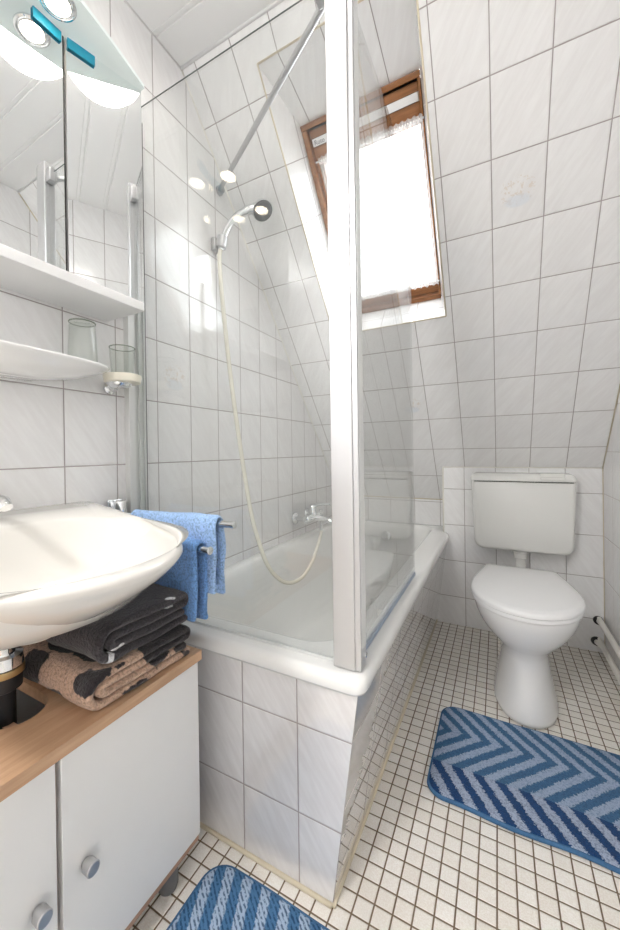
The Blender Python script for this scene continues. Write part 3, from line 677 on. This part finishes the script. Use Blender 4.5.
# top board with a rounded slot for the drain
slot = []
for i in range(25):
    a = PI/2 - PI*i/24; slot.append((0.175 + 0.065*max(math.cos(a), 0)**0.8, -0.508 + 0.052*math.sin(a)))
slot = [(0.012, -0.456)] + slot + [(0.012, -0.560)]
x0, x1, y0, y1 = 0.002, VX + 0.007, VY0, VY1 + 0.004
zt0, zt1 = 0.4865, 0.5085
def qd(P, top, bot):   # extruded convex polygon
    return [[(p[0], p[1], bot) for p in P], [(p[0], p[1], top) for p in P]]
b = MB()
nS = len(slot)
# perimeter matched to the slot points (slot goes from +y side, round the front, to -y side)
per = []
for i, (sx, sy) in enumerate(slot):
    t = i / (nS - 1)
    if t < 0.34: k = t/0.34; per.append((x0 + (x1-x0)*k, y1))
    elif t < 0.66: k = (t-0.34)/0.32; per.append((x1, y1 + (y0-y1)*k))
    else: k = (t-0.66)/0.34; per.append((x1 + (x0-x1)*k, y0))
# put exact corners in
ic1 = min(range(nS), key=lambda i: abs(i/(nS-1) - 0.34)); ic2 = min(range(nS), key=lambda i: abs(i/(nS-1) - 0.66))
per[ic1] = (x1, y1); per[ic2] = (x1, y0)
loopo = per; V = [(p[0], p[1], zt1) for p in slot] + [(p[0], p[1], zt1) for p in loopo] + [(p[0], p[1], zt0) for p in slot] + [(p[0], p[1], zt0) for p in loopo]
F = []
for i in range(nS - 1):
    F += [(i, i+1, nS+i+1, nS+i), (2*nS+i, 2*nS+i+1, 3*nS+i+1, 3*nS+i), (i, i+1, 2*nS+i+1, 2*nS+i), (nS+i, nS+i+1, 3*nS+i+1, 3*nS+i)]
F += [(0, nS, 3*nS, 2*nS), (nS-1, 2*nS-1, 4*nS-1, 3*nS-1)]
b.add(V, F); b.build('top_panel', M['beech'], vc)
MB().box(0.004, VX - 0.02, VY1 - 0.018, VY1, 0.072, 0.486).build('side_panel', M['lacquer'], vc, bevel=0.001)
MB().box(0.004, VX - 0.02, VY0 + 0.002, VY0 + 0.018, 0.072, 0.486).build('side_panel', M['lacquer'], vc, bevel=0.001)
MB().box(0.004, 0.010, VY0 + 0.018, VY1 - 0.018, 0.072, 0.486).build('back_panel', M['lacquer'], vc)
MB().box(0.004, VX - 0.010, VY0, VY1 + 0.003, 0.050, 0.0715).build('bottom_panel', M['beech_edge'], vc, bevel=0.001)
MB().box(0.02, VX - 0.021, -0.526, -0.509, 0.072, 0.486).build('middle_panel', M['beech_edge'], vc)
for y0d, y1d, ky in ((-0.513, VY1 - 0.001, -0.475), (VY0 + 0.002, -0.5215, -0.552)):
    d = MB().box(VX - 0.018, VX - 0.001, y0d, y1d, 0.074, 0.4835).build('door', M['lacquer'], vc, bevel=0.0012)
    k = MB().lathe((VX - 0.001, ky, 0.275), (1, 0, 0), [(0, 0.0075), (0.006, 0.0075), (0.007, 0.0115), (0.022, 0.012), (0.0235, 0.0105), (0.0235, 0.0)], 28)
    k = smooth_sharp(k.build('knob', M['satin'], d), 35); k['label'] = 'grey metal knob'
for fx, fy_ in ((0.312, -0.268), (0.312, -0.78), (0.05, -0.268), (0.05, -0.78)):
    f = MB().lathe((fx, fy_, 0.0005), (0, 0, 1), [(0, 0.016), (0.002, 0.020), (0.010, 0.023), (0.030, 0.023), (0.0495, 0.021)], 24)
    smooth_sharp(f.build('foot', M['dark_grey'], vc))

# ------------------------------------------------------------------ wash basin
wb = thing('wash_basin', 'large ivory oval wash basin mounted on the left wall', 'wash basin', (0.0, -0.52, 0.8))
CB = -0.52
def basin_outer(a, bx, z, xb=0.002, n=1.88, N=120, c=0.26, yc=CB):
    r = []
    for k in range(N):
        t = 2*PI*k/N; dx, dy = math.cos(t), math.sin(t); lo, hi = 0.0, 1.2
        for _ in range(34):
            m_ = (lo+hi)/2; X = c + dx*m_; Yv = dy*m_
            ins = X >= xb and (abs(max(X, 0)/bx)**n + abs(Yv/a)**n) <= 1
            lo, hi = (m_, hi) if ins else (lo, m_)
        r.append((c + dx*lo, yc + dy*lo, z))
    return r
def basin_in(a, x0, x1, z, n=2.1, N=120, nb=2.4):
    c, h = (x0+x1)/2, (x1-x0)/2; r = []
    for k in range(N):
        t = 2*PI*k/N; cc, ss = math.cos(t), math.sin(t); e = n if cc > 0 else nb
        r.append((c + h*math.copysign(abs(cc)**(2/e), cc), CB + a*math.copysign(abs(ss)**(2/e), ss), z))
    return r
ZB = 0.822
def bo(a, b_, z, xb=0.002, n=1.8, c=0.26, lift=0.0):
    return [(x, y, zz + lift * max(0.0, 1 - x/0.36)**1.4) for x, y, zz in basin_outer(a, b_, z, xb, n, c=c)]
rings = []
BA, BB = 0.280, 0.558
for u in (1.0, 0.995, 0.97, 0.93, 0.87, 0.79, 0.70, 0.60, 0.50, 0.40, 0.30, 0.20, 0.12, 0.05, 0.0):
    q = (1 - u**(1/0.75))**0.75 if u < 0.8 else 0.372 - 0.25 * ((u - 0.79)/0.21)**2.2
    bk = 0.002 + 0.06 * max(0, u - 0.75) * 4
    rings.append(bo(BA*q, BB*(0.35 + 0.65*q), 0.812 - 0.160*u, bk, 2.05, 0.26 - 0.05*u, lift=0.031 * (1 - u)**3))
rings += [bo(BA - 0.001, BB - 0.001, 0.817, n=2.05, lift=0.031), bo(BA - 0.005, BB - 0.005, 0.8205, 0.004, n=2.05, lift=0.031), bo(BA - 0.010, BB - 0.010, ZB, 0.006, n=2.05, lift=0.031)]
def bi(a, x0, x1, z, lift=0.0): return [(x, y, zz + lift * max(0.0, 1 - x/0.36)**1.4) for x, y, zz in basin_in(a, x0, x1, z, 1.85, nb=2.6)]
rings += [bi(0.250, 0.125, 0.532, ZB, 0.031), bi(0.246, 0.129, 0.528, ZB - 0.002, 0.028), bi(0.241, 0.134, 0.523, ZB - 0.008, 0.018), bi(0.232, 0.142, 0.510, ZB - 0.03),
          bi(0.213, 0.152, 0.484, ZB - 0.062), bi(0.183, 0.165, 0.446, ZB - 0.094), bi(0.135, 0.185, 0.392, ZB - 0.116), bi(0.075, 0.215, 0.330, ZB - 0.126), bi(0.024, 0.245, 0.295, ZB - 0.129)]
MB().loft(rings).build('bowl', M['ivory_ceramic'], wb, smooth=True)
smooth_sharp(MB().lathe((0.27, CB, ZB - 0.1295), (0, 0, 1), [(0, 0.024), (0.003, 0.024), (0.004, 0.018), (0.002, 0.012), (0.005, 0)], 24).build('drain', M['chrome'], wb))
tp = smooth_sharp(MB().lathe((0.075, CB, ZB + 0.016), (0, 0, 1), [(0, 0.028), (0.004, 0.028), (0.008, 0.022), (0.07, 0.021), (0.078, 0.024), (0.10, 0.022), (0.106, 0)]).tube([(0.08, CB, ZB + 0.065), (0.13, CB, ZB + 0.075), (0.19, CB, ZB + 0.07), (0.20, CB, ZB + 0.06)], [0.014, 0.012, 0.011, 0.010], 14).build('basin_tap', M['chrome'], wb))
sp = thing('siphon', 'chrome waste trap under the wash basin going into the vanity top slot', 'waste pipe', (0.17, CB, 0.52))
smooth_sharp(MB().lathe((0.17, CB + 0.004, 0.672), (0, 0, -1), [(0, 0.03), (0.02, 0.03), (0.022, 0.018), (0.06, 0.018), (0.062, 0.030), (0.082, 0.031)]).build('trap_body', M['chrome'], sp))
smooth_sharp(MB().lathe((0.17, CB + 0.004, 0.590), (0, 0, -1), [(0, 0.0295), (0.04, 0.0285), (0.046, 0.018), (0.22, 0.018), (0.23, 0.0)]).build('trap_cup', M['dark'], sp))
smooth_sharp(MB().lathe((0.17, CB + 0.004, 0.588), (0, 0, -1), [(0, 0.0325), (0.008, 0.0330), (0.012, 0.0325)]).build('brass_ring', M['brass'], sp))

# ------------------------------------------------------------------ towels
def ribbon(path, th, x0, x1, nx, amp=0.0015, seed=0, taper=True, shear=None):
    """path: 2D (y,z) polyline, thickened and extruded along X with soft ends"""
    P = [Vector((p[0], p[1])) for p in path]; n = len(P)
    Nn = []
    for i in range(n):
        t = (P[min(i+1, n-1)] - P[max(i-1, 0)]).normalized(); Nn.append(Vector((-t.y, t.x)))
    b = MB(); rings = []
    xs = [0, 0.004, 0.010] + [0.02 + (x1 - x0 - 0.04)*i/nx for i in range(nx+1)] + [x1-x0-0.010, x1-x0-0.004, x1-x0]
    for xi, dx in enumerate(xs):
        e = min(dx, x1 - x0 - dx); k = min(1.0, math.sqrt(max(0.0, 1 - (1 - min(e/0.010, 1))**2)) * 0.75 + 0.25)
        prof = []
        capn = 4; t0 = (P[0] - P[1]).normalized(); t1 = (P[-1] - P[-2]).normalized()
        L = [P[i] + Nn[i]*th/2*k for i in range(n)]; Rr = [P[i] - Nn[i]*th/2*k for i in range(n)]
        E1 = [P[-1] + (Nn[-1]*math.cos(a) + t1*math.sin(a))*th/2*k for a in [PI*j/(capn+1) for j in range(1, capn+1)]]
        E0 = [P[0] + (-Nn[0]*math.cos(a) + t0*math.sin(a))*th/2*k for a in [PI*j/(capn+1) for j in range(1, capn+1)]]
        loop = L + E1 + list(reversed(Rr)) + E0
        ring = []
        for q in loop:
            x = x0 + dx
            w = noise.noise_vector(Vector((x*14, q[0]*14, q[1]*14 + seed))) * amp * 2 + noise.noise_vector(Vector((x*60, q[0]*60, q[1]*60 + seed))) * amp * 0.6
            sx = shear(q[0], q[1], x) if shear else (0, 0, 0)
            ring.append((x + w.x + sx[0], q[0] + w.y + sx[1], q[1] + w.z + sx[2]))
        rings.append(ring)
    m = len(rings[0]); b.loft(rings, True, False, False)
    # end caps as quad strips
    for base in (0, (len(rings)-1)*m):
        Li = list(range(n)); Ri = [n + capn + (n-1-i) for i in range(n)]
        for i in range(n-1): b.f.append((base+Li[i], base+Li[i+1], base+Ri[i+1], base+Ri[i]))
        e1 = [n-1] + [n+j for j in range(capn)] + [n+capn]; e0 = [2*n+capn-1] + [2*n+capn+j for j in range(capn)] + [0]
        b.f.append(tuple(base+i for i in e1)); b.f.append(tuple(base+i for i in e0))
    return b
def lin(a, b_, n): return [(a[0] + (b_[0]-a[0])*i/n, a[1] + (b_[1]-a[1])*i/n) for i in range(n)]
def folded(yl, yr, z0, th):
    """four-layer fold, closed round at the yl side"""
    z = [z0 + th*(0.5 + i*1.02) for i in range(4)]; p = []
    cz = (z[0]+z[3])/2; ro = (z[3]-z[0])/2; ri = (z[2]-z[1])/2
    p += lin((yr, z[0]), (yl + ro, z[0]), 14)
    p += arc((yl + ro, cz), ro, -PI/2, -3*PI/2, 12)[:-1]
    p += lin((yl + ro, z[3]), (yr - 0.004, z[3]), 14)
    p += arc((yr - 0.004, (z[2]+z[3])/2), (z[3]-z[2])/2, PI/2, -PI/2, 6)[:-1]
    p += lin((yr - 0.004, z[2]), (yl + ro + 0.004, z[2]), 12)
    p += arc((yl + ro + 0.004, cz), ri, PI/2, 3*PI/2, 6)[:-1]
    p += lin((yl + ro + 0.004, z[1]), (yr - 0.010, z[1]), 12) + [(yr - 0.010, z[1])]
    return p
def squash(zb):
    return lambda y, z, x: (0, 0, -0.10 * max(0, x - 0.30) * 0)
TB = 0.5095
o = ribbon(folded(-0.458, -0.224, TB, 0.0170), 0.0158, 0.055, 0.342, 22, 0.0016, 3).build('bath_towel', M['towel_leaf'], smooth=True)
tag(o, 'brown and charcoal leaf-patterned folded towel on the beech vanity top, lower of the two', 'towel', 'folded towels on the vanity')
TB2 = TB + 0.0170*4.1 + 0.003
o = ribbon(folded(-0.435, -0.224, TB2, 0.0185), 0.0168, 0.045, 0.338, 22, 0.0018, 11, shear=lambda y, z, x: (0, 0, 0)).build('bath_towel', M['towel_dark'], smooth=True)
tag(o, 'charcoal folded towel with small white marks on top of the brown leaf towel', 'towel', 'folded towels on the vanity')

# ------------------------------------------------------------------ swivel towel rack and hand towels
RY = -0.165
rk = thing('towel_rack', 'chrome swivel towel rack with two arms beside the wash basin', 'towel rack', (0.0, -0.165, 0.80))
MB().box(0.001, 0.010, -0.190, -0.140, 0.730, 0.845).build('wall_plate', M['chrome'], rk, bevel=0.003)
smooth_sharp(MB().lathe((0.030, RY, 0.730), (0, 0, 1), [(0, 0.014), (0.002, 0.017), (0.108, 0.017), (0.112, 0.016), (0.114, 0.012), (0.114, 0)], 28).build('pivot', M['chrome'], rk))
E1_, E2_ = Vector((0.418, -0.143, 0.802)), Vector((0.387, -0.196, 0.749))
for e in (E1_, E2_):
    s_ = Vector((0.03, RY, e.z)); d = (e - s_).normalized()
    smooth_sharp(MB().tube([s_, e - d*0.003], 0.0085, 20).lathe(e - d*0.004, d, [(0, 0.0085), (0.001, 0.0095), (0.0045, 0.0095), (0.0055, 0.0080), (0.0055, 0.0)], 24).build('arm', M['chrome'], rk))
def drape(e, l0, l1, zl_near, zl_far, th, mat, label, seed):
    """towel hanging over an arm; local frame: x along arm, y sideways"""
    s_ = Vector((0.03, RY, e.z)); L = (e - s_).length; ang = math.atan2(e.y - s_.y, e.x - s_.x)
    r = 0.0085 + th/2 + 0.0005; z = e.z
    near = lin((-r - 0.004, zl_near), (-r, z), 16); top = arc((0, z), r, PI, 0, 10); far = list(reversed(lin((r + 0.003, zl_far), (r, z), 16)))
    path = near + top + far
    b = ribbon(path, th, l0, l1, 20, 0.0022, seed, shear=lambda y, zz, x: (0, 0.003*math.sin(x*26 + seed) * min(1, max(0, z - zz)*8) * (1 if y < 0 else 0.5), 0))
    R_ = Matrix.Rotation(ang, 4, 'Z')
    b.v = [tuple(R_ @ Vector((v[0], v[1], 0)) + Vector((s_.x, s_.y, v[2]))) for v in b.v]
    o = b.build('hand_towel', mat, smooth=True); tag(o, label, 'towel', 'blue hand towels on the rack'); return o
drape(E1_, 0.055, 0.346, 0.640, 0.628, 0.0115, M['towel_light'], 'light blue hand towel on the far arm of the chrome rack, nearer the shower glass', 2)
drape(E2_, 0.065, 0.328, 0.590, 0.580, 0.0125, M['towel_blue'], 'mid-blue hand towel on the near arm of the rack, beside the wash basin', 5)

# ------------------------------------------------------------------ ceramic shelf, tumbler, cup holder
CS = -0.55
def shelf_ring(a, bx, z, n=5.0): return basin_outer(a, bx, z, 0.002, n, 96, 0.06, CS)
tag(MB().loft([shelf_ring(0.10, 0.06, 1.148), shelf_ring(0.17, 0.085, 1.151), shelf_ring(0.24, 0.110, 1.162), shelf_ring(0.290, 0.128, 1.177), shelf_ring(0.318, 0.138, 1.189), shelf_ring(0.322, 0.141, 1.194), shelf_ring(0.320, 0.140, 1.198), shelf_ring(0.312, 0.135, 1.199), shelf_ring(0.305, 0.130, 1.196), shelf_ring(0.05, 0.10, 1.195)]).build('ceramic_shelf', M['ceramic'], smooth=True),
    'long white ceramic shelf on the tiled wall below the mirror cabinet', 'shelf')
def tumbler(name, c, z0, h, rb, rt, label, inverted, flutes=0, grp=None):
    t = thing(name, label, 'glass', (c[0], c[1], z0), grp)
    n = 36; w = 0.0016
    prof = [(0, rb*0.96), (0.002, rb), (h, rt), (h, rt - w), (0.010, rb - w), (0.009, 0.0001)]
    ax_, base = ((0, 0, 1), z0)
    if inverted: ax_, base = (0, 0, -1), z0 + h
    b = MB()
    rings = []
    for d, r in prof:
        rings.append([(c[0] + r*(1 + (0.03*math.cos(flutes*2*PI*k/n) if flutes else 0))*math.cos(2*PI*k/n), c[1] + r*(1 + (0.03*math.cos(flutes*2*PI*k/n) if flutes else 0))*math.sin(2*PI*k/n), base + ax_[2]*d) for k in range(n)])
    b.loft(rings); smooth_sharp(b.build('glass_wall', M['tumbler'], t), 50)
    q = MB(); zz = base + ax_[2]*(0.004 if inverted else h); rq = rb if inverted else rt
    q.tube([(c[0] + rq*math.cos(2*PI*k/36), c[1] + rq*math.sin(2*PI*k/36), zz) for k in range(37)], 0.0014, 8, False); q.build('rim', M['rim'], t, smooth=True)
    return t
tumbler('drinking_glass', (0.080, -0.300), 1.1955, 0.108, 0.029, 0.034, 'clear tumbler standing upside down on the ceramic shelf', True)
ch = thing('cup_holder', 'cream round cup holder with chrome mount at the shelf end by the shower', 'cup holder', (0.05, -0.17, 1.18))
smooth_sharp(MB().lathe((0.060, -0.174, 1.172), (0, 0, 1), [(0, 0.040), (0.002, 0.047), (0.018, 0.050), (0.022, 0.049), (0.022, 0.036), (0.010, 0.034), (0.010, 0.0)], 48).build('cup_ring', M['ivory'], ch))
smooth_sharp(MB().lathe((0.001, -0.174, 1.164), (1, 0, 0), [(0, 0.018), (0.006, 0.018), (0.010, 0.010), (0.03, 0.009)]).lathe((0.053, -0.180, 1.158), (0, 0, 1), [(0, 0.0), (0.001, 0.020), (0.006, 0.030), (0.0135, 0.034)], 32).build('mount', M['chrome'], ch))
tumbler('drinking_glass', (0.060, -0.174), 1.1825, 0.088, 0.028, 0.033, 'clear fluted tumbler standing in the cream cup holder', False, 12)

# ------------------------------------------------------------------ mirror cabinet with lit canopy
mc = thing('mirror_cabinet', 'white mirror cabinet with lit canopy on the left wall above the shelf', 'cabinet', (0.0, -0.5, 1.36))
YE, YL = -0.166, -0.84
ZM0, ZM1 = 1.378, 1.950
sp1, sp2 = (0.100, -0.345), (0.105, -0.645)
MB().box(0.001, 0.156, YL, YE - 0.010, 1.353, 1.3765).build('shelf_board', M['whiteboard'], mc, bevel=0.002)
b = MB(); b.prism([(0.001, YL + 0.01, ZM0), (0.001, YE - 0.006, ZM0), (0.132, YE - 0.006, ZM0), (0.088, -0.345, ZM0), (0.083, -0.645, ZM0), (0.138, YL + 0.01, ZM0)], (0, 0, 0), (0, 0, ZM1 - ZM0))
b.build('carcass', M['whiteboard'], mc)
def door(p, q, th=0.006):
    p, q = Vector((*p, 0)), Vector((*q, 0)); d = (q - p).normalized(); n = Vector((d.y, -d.x, 0))
    if n.x < 0: n = -n
    c = (p + q)/2; L = (q - p).length/2
    f = MB().obox(c - n*(th/2 + 0.001) + Vector((0, 0, (ZM0+ZM1)/2)), d*(L - 0.0015), n*(th/2), (0, 0, (ZM1-ZM0)/2 - 0.001)).build('door', M['whiteboard'], mc)
    MB().obox(c - n*0.0005 + Vector((0, 0, (ZM0+ZM1)/2)), d*(L - 0.002), n*0.0005, (0, 0, (ZM1-ZM0)/2 - 0.0015)).build('mirror_glass', M['mirror'], f)
    return d, n, f
d1, n1, f1 = door((0.1005, -0.3435), (0.1455, -0.1665))
d2, n2, f2 = door((0.0955, -0.643), (0.1000, -0.3475))
d3, n3, f3 = door((0.1455, -0.832), (0.0955, -0.647))
MB().box(0.085, 0.0965, -0.3472, -0.3440, ZM0, ZM1).build('gap_shade', M['dark'], mc)  # dark strip standing in for the shade between the mirror doors
def tabat(p, d, n, L, par):
    c = Vector((*p, 0)) + d*L + n*0.003; o = MB().obox(c + Vector((0, 0, ZM1 - 0.0145)), d*0.030, n*0.0025, (0, 0, 0.012)).build('protective_tab', M['blue'], par, bevel=0.001); o['label'] = 'turquoise protective tab'
tabat((0.1005, -0.3435), d1, n1, 0.034, f1); tabat((0.1000, -0.3475), d2, n2, -0.036, f2)
# canopy: curved front
b = MB(); front = []
for i in range(33):
    y = YE + (YL - YE) * i / 32; t = (y - YE)/(YL - YE)
    front.append((0.156 + 0.050*math.sin(PI*min(max(t, 0), 1))**1.0 if 0 < t < 1 else 0.156, y))
P = [(0.001, YE, ZM1 + 0.001)] + [(x, y, ZM1 + 0.001) for x, y in front] + [(0.001, YL, ZM1 + 0.001)]
can = MB().prism(P, (0, 0, 0), (0, 0, 0.010)).build('canopy', M['canopy'], mc)
for y in (-0.388, -0.600):
    smooth_sharp(MB().lathe((0.152, y, ZM1 + 0.001), (0, 0, -1), [(0, 0.036), (0.003, 0.0355), (0.004, 0.032), (0.0015, 0.030), (0.004, 0.028), (0.0045, 0.0245), (0.001, 0.024)], 36).build('downlight_ring', M['chrome'], can))
    MB().lathe((0.152, y, ZM1 + 0.0005), (0, 0, -1), [(0, 0.0235), (0.0025, 0.0235), (0.003, 0)], 32).build('downlight_lamp', M['spot'], can)

# ------------------------------------------------------------------ ceiling lamp
cl = thing('ceiling_lamp', 'round warm-white glass lamp on the white ceiling, seen in the mirrors', 'lamp', (0.55, -0.212, CEIL))
smooth_sharp(MB().lathe((0.55, -0.212, CEIL - 0.001), (0, 0, -1), [(0, 0.128), (0.012, 0.128), (0.015, 0.123), (0.015, 0.0)], 48).build('lamp_base', M['chrome'], cl))
MB().lathe((0.55, -0.212, CEIL - 0.016), (0, 0, -1), [(0, 0.120), (0.010, 0.122), (0.022, 0.115), (0.032, 0.097), (0.038, 0.070), (0.041, 0.03), (0.042, 0.0)], 48).build('glass_shade', M['lamp'], cl, smooth=True)

cl_fill = thing('ceiling_lamp', 'added fill lamp, round white glass on the ceiling near the door, behind the camera', 'lamp', (0.35, -1.75, CEIL))  # unseen lamp added behind the camera to brighten the room
smooth_sharp(MB().lathe((0.35, -1.75, CEIL - 0.001), (0, 0, -1), [(0, 0.19), (0.025, 0.19), (0.030, 0.185), (0.03, 0.0)], 48).build('lamp_base', M['chrome'], cl_fill))
MB().lathe((0.35, -1.75, CEIL - 0.031), (0, 0, -1), [(0, 0.182), (0.015, 0.184), (0.035, 0.172), (0.052, 0.14), (0.063, 0.09), (0.068, 0.03), (0.069, 0.0)], 48).build('glass_shade', M['lamp_fill'], cl_fill, smooth=True)

def lamp_light(name, loc, size, power, col, parent):
    L = bpy.data.lights.new(name, 'AREA'); L.shape = 'DISK'; L.size = size; L.energy = power; L.color = col
    o = bpy.data.objects.new(name, L); C.objects.link(o); o.location = loc
    o.parent = parent; o.matrix_parent_inverse = Matrix.Translation(-WORLD[parent.name]); return o
lamp_light('lamp_light', (0.55, -0.212, CEIL - 0.0595), 0.19, 1.2, (1.0, 0.94, 0.86), cl)
lamp_light('lamp_light', (0.35, -1.75, CEIL - 0.1015), 0.30, 10.0, (1.0, 0.985, 0.97), cl_fill)  # main output of the added fill lamp
# daylight enters through the window opening: sample the sky through it
PL = bpy.data.lights.new('window_daylight', 'AREA'); PL.shape = 'RECTANGLE'; PL.size = BX1 - BX0; PL.size_y = BA1 - BA0; PL.cycles.is_portal = True
po = bpy.data.objects.new('window_daylight', PL); C.objects.link(po)
Mp = Matrix(((1, -DN.x, NO.x, 0), (0, -DN.y, NO.y, 0), (0, -DN.z, NO.z, 0), (0, 0, 0, 1))); Mp.translation = SP((BX0 + BX1)/2, (BA0 + BA1)/2, DP + 0.11)
po.matrix_world = Mp

# ------------------------------------------------------------------ world (overcast daylight) and camera
w = bpy.data.worlds.new('world'); bpy.context.scene.world = w; w.use_nodes = True
bg = w.node_tree.nodes['Background']; bg.inputs[0].default_value = (0.93, 0.97, 1.0, 1); bg.inputs[1].default_value = 4.0

cam = bpy.data.cameras.new('camera'); co = bpy.data.objects.new('camera', cam); C.objects.link(co)
f, yaw, pit, rol, cx, cy = 373.09, 0.5017, -0.0036, -0.0141, 292.67, 452.93
Fv = Vector((-math.sin(yaw)*math.cos(pit), math.cos(yaw)*math.cos(pit), math.sin(pit)))
Rv = Vector((math.cos(yaw), math.sin(yaw), 0)); Uv = Rv.cross(Fv)
R2 = Rv*math.cos(rol) + Uv*math.sin(rol); U2 = -Rv*math.sin(rol) + Uv*math.cos(rol)
m = Matrix(((R2.x, U2.x, -Fv.x, 0.9722), (R2.y, U2.y, -Fv.y, -0.8591), (R2.z, U2.z, -Fv.z, 0.9759), (0, 0, 0, 1)))
co.matrix_world = m
cam.sensor_fit = 'VERTICAL'; cam.sensor_height = 36; cam.lens = f / 930 * 36
cam.shift_x = (310 - cx) / 930; cam.shift_y = (cy - 465) / 930; cam.clip_start = 0.01
S = bpy.context.scene; S.camera = co
S.view_settings.view_transform = 'Standard'; S.view_settings.look = 'None'; S.view_settings.gamma = 1; S.view_settings.use_curve_mapping = False
S.view_settings.exposure = 1.42
cy_ = S.cycles
cy_.max_bounces = 12; cy_.diffuse_bounces = 6; cy_.glossy_bounces = 6; cy_.transmission_bounces = 8; cy_.transparent_max_bounces = 16
cy_.caustics_reflective = False; cy_.caustics_refractive = False; cy_.sample_clamp_indirect = 3.0
cy_.use_denoising = True
